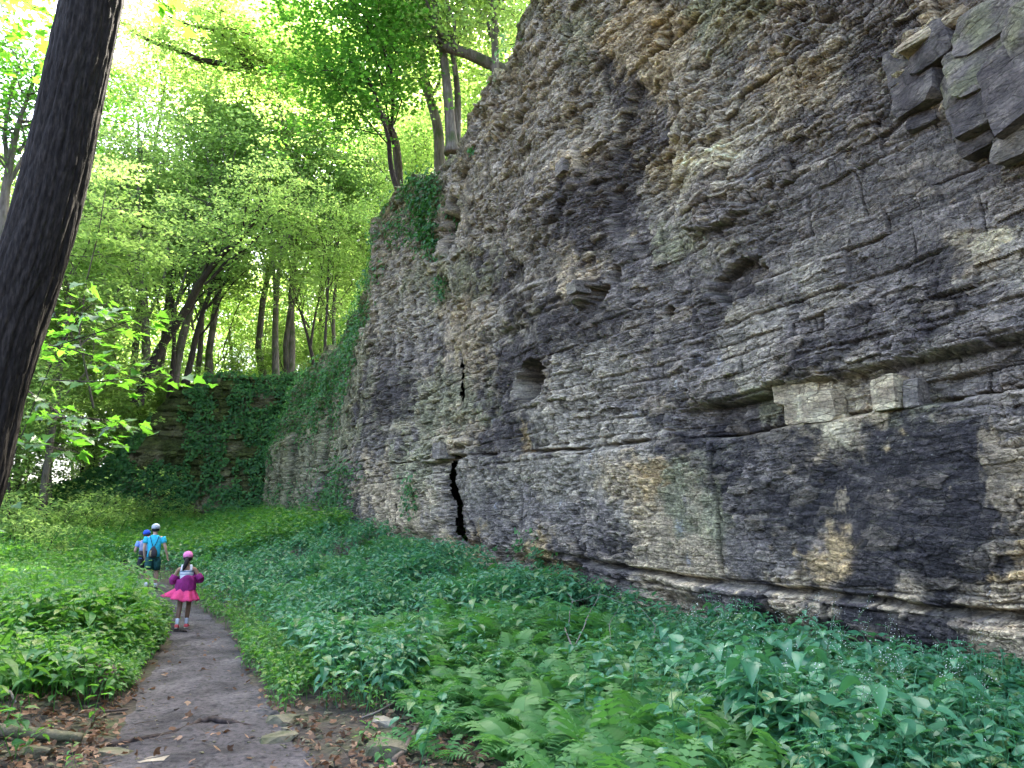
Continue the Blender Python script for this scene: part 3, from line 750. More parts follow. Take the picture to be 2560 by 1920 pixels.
def leaf_mesh(name, pos, size, mat, **kw):
    V, T = leaf_cloud(np.asarray(pos), size, **kw)
    return npmesh(name, V, T, mat, False)

# ------------------------------------------------------------------ trees
def crv(p0, p1, n, wob, r, sag=0.0):
    p0 = np.asarray(p0, float); p1 = np.asarray(p1, float); t = np.linspace(0, 1, n)[:, None]
    L = np.linalg.norm(p1 - p0)
    p = p0 + (p1 - p0) * t; p[:, 2] += sag * L * 4 * t[:, 0] * (1 - t[:, 0])
    w = np.cumsum(r.normal(size=(n, 3)) * wob * L / n, 0); w -= t * w[-1]
    return p + w
def sprays(tips, per, leaves, rad, flat, r):
    """flat layers of leaves round the twig ends"""
    tips = np.asarray(tips); out = []
    c = np.repeat(tips, per, 0) + r.normal(size=(len(tips) * per, 3)) * np.array([rad, rad, rad * .55])
    tilt = r.normal(size=(len(c), 2)) * .25
    L = np.repeat(c, leaves, 0); q = r.normal(size=(len(L), 3)) * np.array([1, 1, flat]) * rad * .55
    q[:, 2] += (q[:, :2] * np.repeat(tilt, leaves, 0)).sum(1)
    return L + q
def build_tree(trunk, rad, cr_c, cr_r, nb, nleaf, leaf, r, mats, t0=.35, side=9, twig=True, shape='kite', k=9, sec=5, extra_limbs=(), leaf_rad=.55):
    """returns (trunk MB, limb MB list, crown positions) in world-like coordinates"""
    trunk = np.asarray([tuple(p) for p in trunk], float)
    tb = MB(); tb.tube(trunk, rad, k)
    rad = np.broadcast_to(np.asarray(rad, float), (len(trunk),))
    lb = MB(); tips = []
    u = np.linspace(0, 1, len(trunk))
    def tp(t): return np.array([np.interp(t, u, trunk[:, i]) for i in range(3)])
    for i in range(nb):
        t = t0 + (1 - t0) * ((i + r.random()) / nb) ** .9
        p0 = tp(t); rr = max(.012, np.interp(t, u, rad) * r.uniform(.3, .55))
        q = r.normal(size=3); q /= np.linalg.norm(q); q *= r.uniform(.55, 1.0)
        p1 = np.asarray(cr_c) + q * np.asarray(cr_r)
        p1[2] = max(p1[2], p0[2] - .15 * np.linalg.norm(p1 - p0)) if r.random() < .8 else p1[2]
        br = crv(p0, p1, 7, .35, r, .05)
        lb.tube(br, np.linspace(rr, rr * .25, 7), 5, False)
        tips.append(br[-1])
        for j in range(sec):
            s = r.uniform(.35, 1); b0 = br[min(6, int(s * 6))]
            b1 = b0 + r.normal(size=3) * np.array([1, 1, .55]) * np.mean(cr_r) * .30
            lb.tube(crv(b0, b1, 4, .3, r), np.linspace(rr * .32, .006, 4), 4, False)
            tips += [b1, (b0 + b1) / 2 + r.normal(size=3) * .2]
    for pts, ra in extra_limbs:
        lb.tube(pts, ra, 7, False)
        for p in np.asarray([tuple(q) for q in pts])[len(pts) // 3:]:
            for _ in range(3): tips.append(p + r.normal(size=3) * np.array([.9, .9, .5]))
    per = 3; lv = max(3, int(nleaf / (len(tips) * per)))
    pos = sprays(tips, per, lv, leaf_rad, .22, r)
    return tb, lb, pos
def place_tree(name, label, cat, base, tb, lb, crown_pos, leaf, bark, leafm, group=None, shape='kite', r=None, jitter=.45):
    """world coordinates -> an Empty at the foot with trunk, limbs and crown"""
    base = np.asarray(tuple(base))
    for q in (tb, lb):
        q.V = [v - base for v in q.V]
    root = empty(name, base); tag(root, label, cat, group)
    mobj('trunk', tb.mesh('trunk', M[bark]), root)
    if lb.n: mobj('limb', lb.mesh('limb', M[bark]), root)
    if len(crown_pos): mobj('crown', leaf_mesh('crown', crown_pos - base, leaf, M[leafm], shape=shape, jitter=jitter, r=r), root)
    return root
def copy_tree(o, parent=None):
    c = o.copy(); COL.objects.link(c); c.parent = parent
    for ch in list(o.children): copy_tree(ch, c)
    return c

# six kinds of forest tree, then copies
def proto(i, h, spread, low):
    r = np.random.default_rng(100 + i)
    n = 9; t = np.linspace(0, 1, n)
    trunk = np.stack([np.cumsum(r.normal(size=n) * .22), np.cumsum(r.normal(size=n) * .22), t * h * .92], -1); trunk[0] = (0, 0, -.4)
    rad = np.interp(t, [0, .06, .5, 1], [.22, .15, .11, .025]) * (h / 18)
    tb, lb, pos = build_tree(trunk, rad, (trunk[5, 0], trunk[5, 1], h * (.5 + low * .25)), (spread, spread, h * (.5 - low * .25)), 17, 16500, .15, r, None, .22 + low * .15, sec=5, leaf_rad=.75)
    return tb, lb, pos
PROTO = []
for i, (h, sp, low) in enumerate([(20, 4.6, .5), (17, 4.0, .2), (22, 5.2, .8), (15, 3.6, 0), (19, 4.4, .3), (12, 3.2, 0)]):
    tb, lb, pos = proto(i, h, sp, low)
    PROTO.append((tb.mesh('trunk', M['bark']), lb.mesh('limb', M['bark']), leaf_mesh('crown', pos, .19, M['leaf_tree'], jitter=.45)))
sapp = []
for i in range(3):
    r = np.random.default_rng(150 + i)
    trunk = np.stack([np.cumsum(r.normal(size=7) * .15), np.cumsum(r.normal(size=7) * .15), np.linspace(-.2, 4.6 + i, 7)], -1); trunk[0, :2] = 0
    tb, lb, pos = build_tree(trunk, np.linspace(.05, .012, 7), (0, 0, 2.9 + .5 * i), (1.7, 1.7, 2.0), 14, 4200, .13, r, None, .12, sec=3, leaf_rad=.38)
    sapp.append((tb.mesh('trunk', M['bark_dark']), lb.mesh('limb', M['bark_dark']), leaf_mesh('crown', pos, .14, M['leaf_tree'], jitter=.4)))
def tree_copy(kind, x, y, sc, rz, label, group, name='forest_tree', cat='tree', z=None, lib=None):
    tr, li, cr = (lib or PROTO)[kind]
    o = empty(name, (x, y, tz(x, y) if z is None else z), rz); o.scale = (sc, sc, sc * rng.uniform(.92, 1.1)); tag(o, label, cat, group)
    mobj('trunk', tr, o); mobj('limb', li, o); mobj('crown', cr, o)
    return o
for i, (x, y, sc) in enumerate([(-20.3, 40.5, 1.1), (-22.2, 40.2, 1.0), (-23.8, 42, 1.2), (-19.2, 42.3, 1.0), (-21.3, 44, 1.3), (-25.5, 39.5, 1.1), (-23, 46, 1.4)]):
    tree_copy(i % 3, x, y, sc, i * 1.9, 'slender sapling', 'saplings under the tall trees', 'sapling', 'sapling', lib=sapp)
G1 = 'forest trees on the slope behind the outcrop'
done = []
def try_place(x, y, dmin):
    for a, b in done:
        if (a - x) ** 2 + (b - y) ** 2 < dmin * dmin: return False
    done.append((x, y)); return True
n = 0; k = 0
while n < 30 and k < 4000:
    k += 1
    Y = rng.uniform(43, 80); X = rng.uniform(-.62, .02) * Y
    if not try_place(X, Y, 3.4): continue
    a, s = wall_as(np.array(X), np.array(Y))
    if a < 1 and s < 44: continue
    tree_copy(int(rng.integers(0, 6)), X, Y, rng.uniform(.8, 1.15) * (1.35 if n % 2 else 1.0), rng.uniform(0, 6.28), 'leafy tree in the sunlit wood on the slope behind the mossy outcrop', G1); n += 1
for i, (x, y, kd, sc) in enumerate([(-17.5, 43.5, 0, 1.3), (-21.5, 43, 2, 1.25), (-13.2, 44.5, 4, 1.3), (-25.5, 41, 0, 1.2), (-9, 46, 2, 1.15), (-15.5, 48, 1, 1.55)]):
    done.append((x, y)); tree_copy(kd, x, y, sc, i * 1.3 + .4, 'leafy tree in the sunlit wood on the slope behind the mossy outcrop', G1)
n = 0; k = 0
while n < 10 and k < 4000:
    k += 1
    Y = rng.uniform(30, 44); X = -rng.uniform(.50, .80) * Y - 2.5
    if not try_place(X, Y, 3.2): continue
    tree_copy(int(rng.integers(0, 6)), X, Y, rng.uniform(.75, 1.0), rng.uniform(0, 6.28), 'leafy tree in the wood on the far left beyond the green field', 'woodland trees left of the clearing'); n += 1
n = 0; k = 0
while n < 46 and k < 4000:
    k += 1
    if n < 30: Y = rng.uniform(42, 66); X = rng.uniform(-.60, -.12) * Y
    else: Y = rng.uniform(30, 44); X = rng.uniform(-.80, -.60) * Y
    if not try_place(X, Y, 1.6): continue
    tree_copy(int(rng.integers(0, 3)), X, Y, rng.uniform(.7, 1.2), rng.uniform(0, 6.28), 'slender leafy sapling under the tall trees behind the outcrop', 'saplings under the tall trees', 'sapling', 'sapling', lib=sapp); n += 1
# trees standing back on the cliff top; they shade the face and the path
for i, (s, a, kd, sc) in enumerate([(-7, -5, 0, .8), (-2, -7, 2, .75), (2.0, -4.6, 1, .75), (6, -8, 4, .8), (9.5, -5.0, 0, .7), (13.5, -8.5, 2, .75), (-12, -8, 1, .9), (18, -8.5, 4, .8), (24, -6.5, 0, .8), (29, -7, 1, .85), (34, -5, 4, .85), (33, -11, 2, .9), (39, -8, 0, .9), (26, -13, 2, 1.0), (20, -14, 1, .9)]):
    x = s * WU.x + (WD - a) * WN.x; y = s * WU.y + (WD - a) * WN.y
    tree_copy(kd, x, y, sc, i * 1.7, 'leafy tree standing back from the edge on top of the cliff', 'trees on top of the cliff')

def where(X, Y):
    px = 1280 + FOC * X / Y
    side = 'behind the right end of the outcrop' if px > 640 else 'behind the middle of the outcrop' if px > 480 else 'behind the left shoulder of the outcrop' if px > 320 else 'on the low bank left of the outcrop'
    return side
for o in list(COL.objects):
    g = o.get('group')
    if g in (G1, 'saplings under the tall trees'):
        X, Y = o.location.x, o.location.y; px = 1280 + FOC * X / Y
        row = 'in the first row' if Y < 49 else 'in the second row' if Y < 58 else 'far back'
        o['label'] = ('leafy forest tree ' if g == G1 else 'slender sapling ') + row + ' ' + where(X, Y)
    elif g == 'trees on top of the cliff':
        a_, s_ = wall_as(np.array(o.location.x), np.array(o.location.y)); s_ = float(s_)
        o['label'] = 'leafy tree on the cliff top ' + ('behind the far ivy-covered end' if s_ > 27 else 'behind the forked maple' if s_ > 17 else 'above the middle of the cliff' if s_ > 8 else 'above the near end of the cliff')
    elif g == 'woodland trees left of the clearing':
        o['label'] = 'leafy tree at the far left ' + ('nearest the green field' if o.location.y < 34 else 'well behind the green field' if o.location.y < 39 else 'beside the low bank near the outcrop')

# ---- trees one can point at
def wpts(lst): return [at(*p) for p in lst]
def fixed_tree(name, label, pix, w_px, crown, nb, nl, leaf, bark, leafm, seed, t0=.3, shape='kite', sec=5, limbs=(), base=None, leaf_rad=.5, root_drop=.5, top_r=.25, group=None, jitter=.45, cat='tree'):
    r = np.random.default_rng(seed)
    pts = wpts(pix)
    r0 = w_px / 2 / FOC * pix[0][2]
    foot = Vector(pts[0]) - (Vector(pts[1]) - Vector(pts[0])).normalized() * root_drop
    if root_drop < 1.4:
        gz = tz(pts[0][0], pts[0][1])
        if foot.z > gz - .2 and (foot.z - gz < 4 or float(wall_as(np.array(pts[0][0]), np.array(pts[0][1]))[0]) < -.8): foot = Vector((pts[0][0] - (pts[1][0] - pts[0][0]) * .3, pts[0][1], gz - .3))
    pts = [foot] + pts
    m = 3 * len(pts)
    u = np.linspace(0, 1, len(pts)); uu = np.linspace(0, 1, m)
    A = np.array([tuple(p) for p in pts]); A = np.stack([np.interp(uu, u, A[:, i]) for i in range(3)], -1)
    for _ in range(2): A[1:-1] = (A[:-2] + 2 * A[1:-1] + A[2:]) / 4
    rad = r0 * np.interp(uu, [0, .08, .15, 1], [1.5, 1.15, 1.0, top_r])
    cc = at(*crown[0]); rr = crown[1]
    ex = []
    for lp, w0, w1 in limbs:
        q = wpts(lp); B = np.array([tuple(p) for p in q]); uu2 = np.linspace(0, 1, 2 * len(q)); B = np.stack([np.interp(uu2, np.linspace(0, 1, len(q)), B[:, i]) for i in range(3)], -1)
        ex.append((B, np.linspace(w0, w1, len(uu2)) / 2 / FOC * lp[0][2]))
    tb, lb, pos = build_tree(A, rad, tuple(cc), rr, nb, nl, leaf, r, None, t0, sec=sec, extra_limbs=ex, leaf_rad=leaf_rad)
    return place_tree(name, label, cat, tuple(pts[1]), tb, lb, pos, leaf, bark, leafm, group, shape, r, jitter)
fixed_tree('maple_tree', 'small dark forked maple rooted on the cliff edge below the tall trunks', [(1000, 492, 23.6), (978, 430, 23.4), (974, 385, 23.2), (972, 350, 23), (982, 300, 22.8), (984, 230, 22.5), (975, 150, 22.2), (968, 70, 22), (975, -20, 22)], 15,
           ((850, 170, 20.5), (3.1, 2.2, 3.3)), 18, 13000, .12, 'bark_dark', 'leaf_maple', 1, .38, 'maple', limbs=[([(972, 350, 21.9), (955, 290, 21.6), (940, 240, 21.3), (915, 195, 21), (860, 178, 20.6), (800, 176, 20.2)], 10, 3), ([(938, 235, 21.3), (925, 200, 21), (890, 160, 20.5), (850, 145, 20)], 6, 2), ([(980, 190, 21.4), (945, 85, 21), (900, 55, 20.5), (820, 30, 20)], 7, 2)], root_drop=.4, leaf_rad=.5, jitter=.35)
fixed_tree('tall_tree', 'straight grey trunk standing nearest the cliff edge above the ledge', [(1128, 345, 21), (1122, 260, 21), (1112, 160, 21), (1100, 80, 21), (1088, 10, 21), (1075, -120, 21), (1070, -300, 21)], 31, ((1060, -180, 21), (3.4, 3.0, 3.2)), 14, 9000, .15, 'bark', 'leaf_tree', 2, .4)
fixed_tree('tall_tree', 'thinner grey trunk just right of the straight clifftop trunk', [(1142, 345, 22.4), (1146, 250, 22.4), (1138, 170, 22.4), (1122, 90, 22.4), (1118, 0, 22.4), (1112, -150, 22.4)], 22, ((1150, -120, 22.4), (2.6, 2.4, 2.8)), 12, 6000, .15, 'bark', 'leaf_tree', 3, .45)
fixed_tree('tall_tree', 'pale leaning clifftop trunk left of the straight grey one', [(1100, 335, 25), (1085, 280, 25), (1062, 210, 25), (1050, 150, 25), (1075, 40, 25), (1060, -80, 25)], 30, ((1010, 40, 25), (3.0, 2.6, 3.5)), 14, 9000, .15, 'bark', 'leaf_tree', 4, .35)
fixed_tree('tall_tree', 'grey trunk rising behind the cliff top, the rightmost trunk in view', [(1240, 200, 20.5), (1236, 80, 20.5), (1233, 0, 20.5), (1230, -140, 20.5), (1226, -300, 20.5)], 24, ((1230, -60, 20.5), (2.4, 2.4, 2.6)), 14, 7000, .14, 'bark', 'leaf_tree', 5, .3)
fixed_tree('leaning_tree', 'thick brown tree leaning far out to the left above the cliff edge', [(1000, 360, 29), (965, 300, 29), (910, 240, 29), (860, 212, 29), (800, 186, 28.5), (720, 170, 28), (640, 168, 27.5), (560, 160, 27), (520, 154, 26.5)], 21, ((590, 110, 27), (6.4, 2.6, 2.6)), 26, 22000, .15, 'bark_dark', 'leaf_tree', 6, .3, limbs=[([(560, 160, 27), (500, 150, 26.5), (440, 122, 26), (380, 106, 25.6), (335, 80, 25.2), (300, 52, 25)], 18, 6), ([(640, 168, 27.5), (600, 130, 27), (540, 74, 26.6), (480, 66, 26.2), (420, 40, 26)], 12, 4), ([(800, 186, 28.5), (720, 120, 28), (660, 70, 27.6), (540, 72, 27)], 12, 4)])
fixed_tree('broken_limb', 'thick broken limb lying across behind the clifftop trunks', [(1204, 150, 20.8), (1165, 132, 20.8), (1128, 122, 20.8), (1095, 112, 20.8)], 33, ((1090, 60, 20.8), (1, 1, 1)), 4, 700, .13, 'bark', 'leaf_tree', 7, .6, top_r=.8, root_drop=1.5, cat='branch')
fixed_tree('leaning_tree', 'slim tree leaning right from the left shoulder of the outcrop', [(350, 985, 37.5), (372, 930, 37.4), (405, 860, 37.3), (440, 815, 37.2), (478, 752, 37), (500, 705, 37), (535, 660, 36.8), (560, 628, 36.7), (602, 600, 36.5), (640, 545, 36.3), (655, 500, 36.2)], 24, ((600, 500, 36.5), (4.0, 3.0, 3.4)), 14, 8000, .17, 'bark_dark', 'leaf_tree', 8, .5, top_r=.4)
fixed_tree('tall_tree', 'upright grey trunk beside the slim leaning tree on the outcrop shoulder', [(362, 950, 39), (366, 880, 39), (363, 800, 39), (360, 720, 39), (352, 620, 39), (350, 480, 39), (345, 300, 39)], 25, ((350, 420, 39), (4.2, 3.4, 5.0)), 16, 10000, .17, 'bark', 'leaf_tree', 9, .35)
fixed_tree('tall_tree', 'brown trunk with dark base at the middle of the outcrop top', [(435, 938, 41), (446, 885, 41), (462, 820, 41), (478, 770, 41), (490, 700, 41), (520, 560, 41), (530, 400, 41)], 26, ((540, 430, 41), (4.0, 3.4, 5)), 16, 10000, .17, 'bark', 'leaf_tree', 10, .4)
fixed_tree('thin_tree', 'thin dark trunk slanting right on the outcrop top', [(468, 940, 40), (480, 890, 40), (492, 830, 40), (508, 775, 40), (522, 740, 40), (535, 690, 40)], 17, ((560, 640, 40), (2.2, 2, 2.0)), 9, 3200, .16, 'bark_dark', 'leaf_tree', 11, .5, top_r=.5)
fixed_tree('thin_tree', 'bent double-stemmed thin dark tree between the brown trunks', [(430, 930, 40.4), (436, 870, 40.4), (434, 800, 40.4), (425, 740, 40.4), (428, 680, 40.4), (420, 600, 40.4)], 12, ((430, 560, 40.4), (2.4, 2.2, 2.6)), 9, 3600, .16, 'bark_dark', 'leaf_tree', 12, .4, limbs=[([(412, 835, 40.4), (395, 760, 40.4), (385, 700, 40.4), (360, 660, 40.4)], 7, 3)])
fixed_tree('tall_tree', 'grey trunk splitting into slim upright stems behind the outcrop', [(690, 930, 43), (688, 850, 43), (689, 780, 43), (694, 700, 43), (704, 620, 43), (718, 540, 43), (740, 470, 43), (760, 400, 43)], 18, ((700, 470, 43), (4, 3.2, 4.6)), 14, 9000, .17, 'bark', 'leaf_tree', 13, .45, limbs=[([(690, 770, 43), (684, 690, 43), (680, 600, 43), (672, 500, 43)], 10, 4), ([(706, 615, 43), (720, 560, 43), (735, 520, 43), (790, 480, 43)], 8, 3)])
fixed_tree('tall_tree', 'stout grey trunk right of the splitting stems behind the outcrop', [(728, 915, 44.5), (730, 850, 44.5), (728, 780, 44.5), (729, 700, 44.5), (736, 640, 44.5), (748, 560, 44.5), (760, 460, 44.5)], 21, ((780, 470, 44.5), (3.6, 3, 4.6)), 14, 9000, .17, 'bark', 'leaf_tree', 14, .45)
fixed_tree('thin_tree', 'thin black stem bending left near the ivy-covered end of the cliff', [(786, 910, 40), (776, 870, 40), (764, 820, 40), (748, 770, 40), (736, 740, 40)], 11, ((740, 690, 40), (2.2, 2, 2.4)), 9, 3200, .15, 'bark_dark', 'leaf_tree', 15, .5, limbs=[([(776, 870, 40), (785, 800, 40), (800, 740, 40), (806, 680, 40), (798, 640, 40)], 7, 3)])
fixed_tree('thin_tree', 'slender upright stem close to the ivy-covered cliff end', [(812, 890, 37), (814, 820, 37), (820, 740, 37), (822, 660, 37), (815, 600, 37)], 9, ((800, 560, 37), (2.2, 2, 3)), 10, 4200, .15, 'bark_dark', 'leaf_tree', 16, .3)
fixed_tree('forked_tree', 'brown forked tree seen at the left edge behind the near trunk', [(-40, 1150, 20), (-25, 900, 20), (-8, 700, 20), (6, 560, 20), (14, 470, 20), (26, 400, 20), (40, 330, 20), (56, 280, 20), (92, 180, 20)], 34, ((60, 200, 20), (3.0, 2.6, 3.4)), 14, 6500, .14, 'bark', 'leaf_maple', 17, .6, limbs=[([(12, 480, 20), (60, 390, 20), (100, 310, 20), (150, 250, 20)], 12, 5), ([(20, 420, 20), (10, 330, 20), (30, 220, 20), (60, 130, 20)], 14, 5)])
fixed_tree('tall_tree', 'pale distant trunk between the near dark trunk and the leaning tree', [(278, 960, 47), (280, 900, 47), (276, 840, 47), (272, 780, 47), (262, 700, 47), (250, 620, 47), (235, 500, 47)], 27, ((240, 480, 47), (4.2, 3.5, 5.0)), 14, 9000, .18, 'bark', 'leaf_tree', 18, .4)

# ---- the great dark trunk close on the left
def near_trunk():
    c = [(-400, 2140), (-318, 1900), (-232, 1650), (-150, 1400), (-80, 1207), (-29, 989), (13, 857), (68, 693), (111, 545), (153, 373), (192, 187), (233, 0), (262, -150), (290, -320)]
    pts = np.array([tuple(at(x, y, 4.2)) for x, y in c])
    u = np.linspace(0, 1, len(pts)); m = 420; uu = np.linspace(0, 1, m)
    A = np.stack([np.interp(uu, u, pts[:, i]) for i in range(3)], -1)
    for _ in range(60): A[1:-1] = (A[:-2] + 2 * A[1:-1] + A[2:]) / 4
    k = 150; a = np.arange(k) * 2 * np.pi / k
    d = np.gradient(A, axis=0); d /= np.linalg.norm(d, axis=1)[:, None]
    X = np.cross(d, (0, 1, 0)); X /= np.linalg.norm(X, axis=1)[:, None]; Yv = np.cross(d, X)
    lz = np.concatenate([[0], np.cumsum(np.linalg.norm(np.diff(A, axis=0), axis=1))])[:, None] + 0 * a[None]
    aa = a[None] + .10 * pn2(lz * 1.5, 0 * lz, 3)
    # furrows: noise wrapped round the trunk
    cx_, cy_ = np.cos(aa) * 3.0, np.sin(aa) * 3.0
    f = 1 - np.abs(pn3(cx_ * 1.35, cy_ * 1.35, lz * 1.6, 4)) * 2.2; f2 = 1 - np.abs(pn3(cx_ * 3, cy_ * 3, lz * 5, 5)) * 2
    g = pn3(cx_ * .5, cy_ * .5, lz * .8, 6)
    rad = np.interp(uu, [0, .1, .25, 1], [.27, .21, .19, .17])[:, None] + .012 * g - .013 * np.clip(f, 0, 1) ** 3 - .006 * np.clip(f2, 0, 1) ** 2 + .003 * pn3(cx_ * 8, cy_ * 8, lz * 16, 7)
    V = A[:, None] + rad[..., None] * (np.cos(a)[None, :, None] * X[:, None] + np.sin(a)[None, :, None] * Yv[:, None])
    i = np.arange(m - 1)[:, None] * k; j = np.arange(k)[None]; j2 = (j + 1) % k
    Q = np.stack([i + j, i + j2, i + k + j2, i + k + j], -1).reshape(-1, 4)
    base = A[0]
    root = empty('leaning_tree', base); tag(root, 'great dark furrowed trunk leaning right, close to the viewer', 'tree')
    mobj('trunk', npmesh('trunk', V.reshape(-1, 3) - base, Q, M['bark_near']), root)
    # the trunk goes on above the picture
    r = np.random.default_rng(77)
    top = A[-1]; up = d[-1]
    tr = np.array([top + up * t + np.array([0, 0, .02 * t * t]) for t in np.linspace(0, 8, 8)])
    tb, lb, pos = build_tree(tr, np.linspace(.17, .05, 8), tuple(top + up * 7 + np.array([1.0, .5, 1])), (4.5, 4.0, 2.6), 16, 7000, .12, r, None, .25, shape='maple', leaf_rad=.6)
    tb.V = [v - base for v in tb.V]; lb.V = [v - base for v in lb.V]
    tb.V += lb.V; tb.Q += [q + tb.n for q in lb.Q]; tb.n += lb.n
    mobj('limb', tb.mesh('limb', M['bark_near']), root)
    mobj('crown', leaf_mesh('crown', pos - base, .13, M['leaf_maple'], shape='maple', jitter=.4, r=r), root)
near_trunk()

# ---- maple boughs with leaves big enough to pick apart
def maple_blade():
    # five-lobed blade, length 1, gently folded
    o = [(0, 0), (-.18, .16), (-.30, .40), (-.06, .34), (.10, .58), (.20, .36), (.42, .34), (.40, .16), (.62, .20), (.95, 0)]
    o = [(0, 0), (-.10, .22), (-.16, .48), (.08, .34), (.30, .62), (.36, .30), (.58, .26), (1.0, 0)]
    V = [(0, 0, 0), (.35, 0, -.01), (1.0, 0, -.10)]
    up = [(x, y, .10 * y - .10 * x * x) for x, y in o[1:-1]]; dn = [(x, -y, .10 * y - .10 * x * x) for x, y in o[1:-1]]
    V += up + dn; n = len(up)
    T = []
    for s in (0, 1):
        ids = [0] + [3 + s * n + i for i in range(n)] + [2]
        for a_, b_ in zip(ids[:-1], ids[1:]): T.append((1, a_, b_) if s else (1, b_, a_))
    return npmesh('leaf', np.array(V), np.array(T), M['leaf_maple1'], True)
M['leaf_maple1'] = leaf_mat('maple_blade', [(.03, .11, .02), (.04, .135, .022), (.06, .155, .025)], (.16, .42, .03), .5, .4, island=False, spec=.4)
MAPLE = maple_blade()
def maple_bough(label, stems, per, size, seed, spread):
    r = np.random.default_rng(seed)
    base = at(*stems[0][0]); root = empty('maple_sapling', base); tag(root, label, 'sapling')
    for st in stems:
        q = np.array([tuple(at(*p)) for p in st]) - np.array(tuple(base))
        mb = MB(); n = len(q); uu = np.linspace(0, 1, n * 3); A = np.stack([np.interp(uu, np.linspace(0, 1, n), q[:, i]) for i in range(3)], -1)
        mb.tube(A, np.linspace(.007, .003, len(A)), 5)
        ends = []
        for i in range(2, len(A), 1):
            for sd in (-1, 1):
                dv = (A[min(i + 1, len(A) - 1)] - A[i - 1]); dv /= np.linalg.norm(dv) + 1e-9
                sv_ = np.cross(dv, (0, 0, 1.)) * sd
                e = A[i] + sv_ * r.uniform(.08, spread) + dv * r.uniform(0, .15) + np.array([0, 0, r.uniform(-.06, .03)])
                mb.tube([A[i], (A[i] + e) / 2 + np.array([0, 0, .01]), e], [.003, .002, .0015], 4, False)
                ends.append((e, sv_ + dv * .6))
        mobj('branch', mb.mesh('branch', M['bark_dark']), root)
        for e, dv in ends:
            for _ in range(per):
                if r.random() < .15: continue
                p = e + r.normal(size=3) * np.array([.09, .09, .035])
                o = mobj('leaf', MAPLE, root, p)
                yaw = math.atan2(dv[1], dv[0]) + r.normal() * .7
                o.rotation_euler = (r.normal() * .35, R(12) + r.normal() * .3, yaw)
                s = size * r.uniform(.7, 1.15); o.scale = (s, s, s)
maple_bough('maple sapling with bright broad leaves beside the near dark trunk', [
    [(-60, 1560, 7.2), (10, 1200, 7.1), (90, 1000, 7.0), (150, 860, 6.9), (200, 760, 6.8)],
    [(90, 860, 7.0), (160, 868, 6.9), (230, 890, 6.8), (300, 930, 6.7)],
    [(150, 860, 6.9), (220, 840, 6.7), (290, 815, 6.6), (330, 800, 6.5)],
    [(60, 970, 7.1), (130, 1020, 7.0), (180, 1060, 6.9), (220, 1090, 6.8)],
    [(100, 1040, 6.9), (190, 1045, 6.7), (270, 1050, 6.6), (300, 1070, 6.5)],
    [(80, 1100, 6.6), (110, 1110, 6.5), (150, 1125, 6.4)],
    [(130, 950, 6.8), (240, 955, 6.6), (330, 945, 6.5), (420, 935, 6.4)],
    [(160, 850, 6.8), (200, 790, 6.7), (230, 760, 6.6)]], 2, .115, 5, .26)
maple_bough('maple bough hanging into the upper left corner beside the dark trunk', [
    [(-140, -160, 7.6), (-60, -60, 7.4), (0, 10, 7.3), (50, 70, 7.2), (90, 120, 7.1)],
    [(-60, -60, 7.4), (40, -10, 7.2), (90, 20, 7.1), (130, 40, 7.0)],
    [(-60, 0, 7.3), (-10, 60, 7.2), (20, 110, 7.1), (45, 150, 7.0)],
    [(260, -160, 6.6), (310, -80, 6.5), (345, -30, 6.4), (390, 0, 6.3), (420, 15, 6.2)]], 2, .115, 6, .24)
# ------------------------------------------------------------------ ground plants
def blade(L, W, kind='heart', fold=.22, droop=.25, name='leaf', mat='leaf_nettle'):
    if kind == 'heart': st = [(0, .18), (.08, .72), (.25, 1.0), (.5, .80), (.75, .40), (.9, .14)]
    else: st = [(0, .05), (.15, .6), (.4, 1.0), (.7, .65), (.9, .2)]
    V = []; n = len(st)
    for t, w in st:
        z = -droop * L * t * t; ww = w * W / 2; back = -.10 * L * (w if t < .1 else 0)
        V += [(t * L, 0, z), (t * L + back, ww, z + fold * ww), (t * L + back, -ww, z + fold * ww)]
    V.append((L, 0, -droop * L))
    Q = []; T = []
    for i in range(n - 1):
        a, b = 3 * i, 3 * i + 3
        Q += [(a, b, b + 1, a + 1), (a, a + 2, b + 2, b)]
    a = 3 * (n - 1); T += [(a, 3 * n, a + 1), (a, a + 2, 3 * n)]
    return np.array(V), np.array(Q), np.array(T)
M['leaf_nettle1'] = leaf_mat('nettle_blade', [(.045, .17, .085), (.06, .215, .105), (.085, .245, .11)], (.10, .36, .09), .28, .40, island=False, spec=.55)
M['leaf_field1'] = leaf_mat('field_blade', [(.035, .15, .03), (.055, .19, .035), (.10, .23, .04)], (.17, .44, .04), .38, .45, island=False, spec=.45)
def plant_layout(h, pairs, r):
    """leaf transforms up a leaning stem: (pos, yaw, pitch, roll, size)"""
    lean = r.normal(size=2) * .16 * h
    def sp(t): return np.array([lean[0] * t ** 1.6, lean[1] * t ** 1.6, h * t])
    out = []; yaw = r.uniform(0, 6.28)
    for i in range(pairs):
        t = .28 + .72 * (i + .5) / pairs + r.normal() * .02
        s = (1.0 - .55 * abs(t - .62) / .62) * r.uniform(.8, 1.15)
        for q in (0, 1):
            y = yaw + q * math.pi + r.normal() * .3
            out.append((sp(min(1, t)), y, R(10) + r.normal() * .25 - .2 * t, r.normal() * .22, s * (.62 if i == pairs - 1 else 1)))
        yaw += math.pi / 2 + r.normal() * .35
    return sp, out
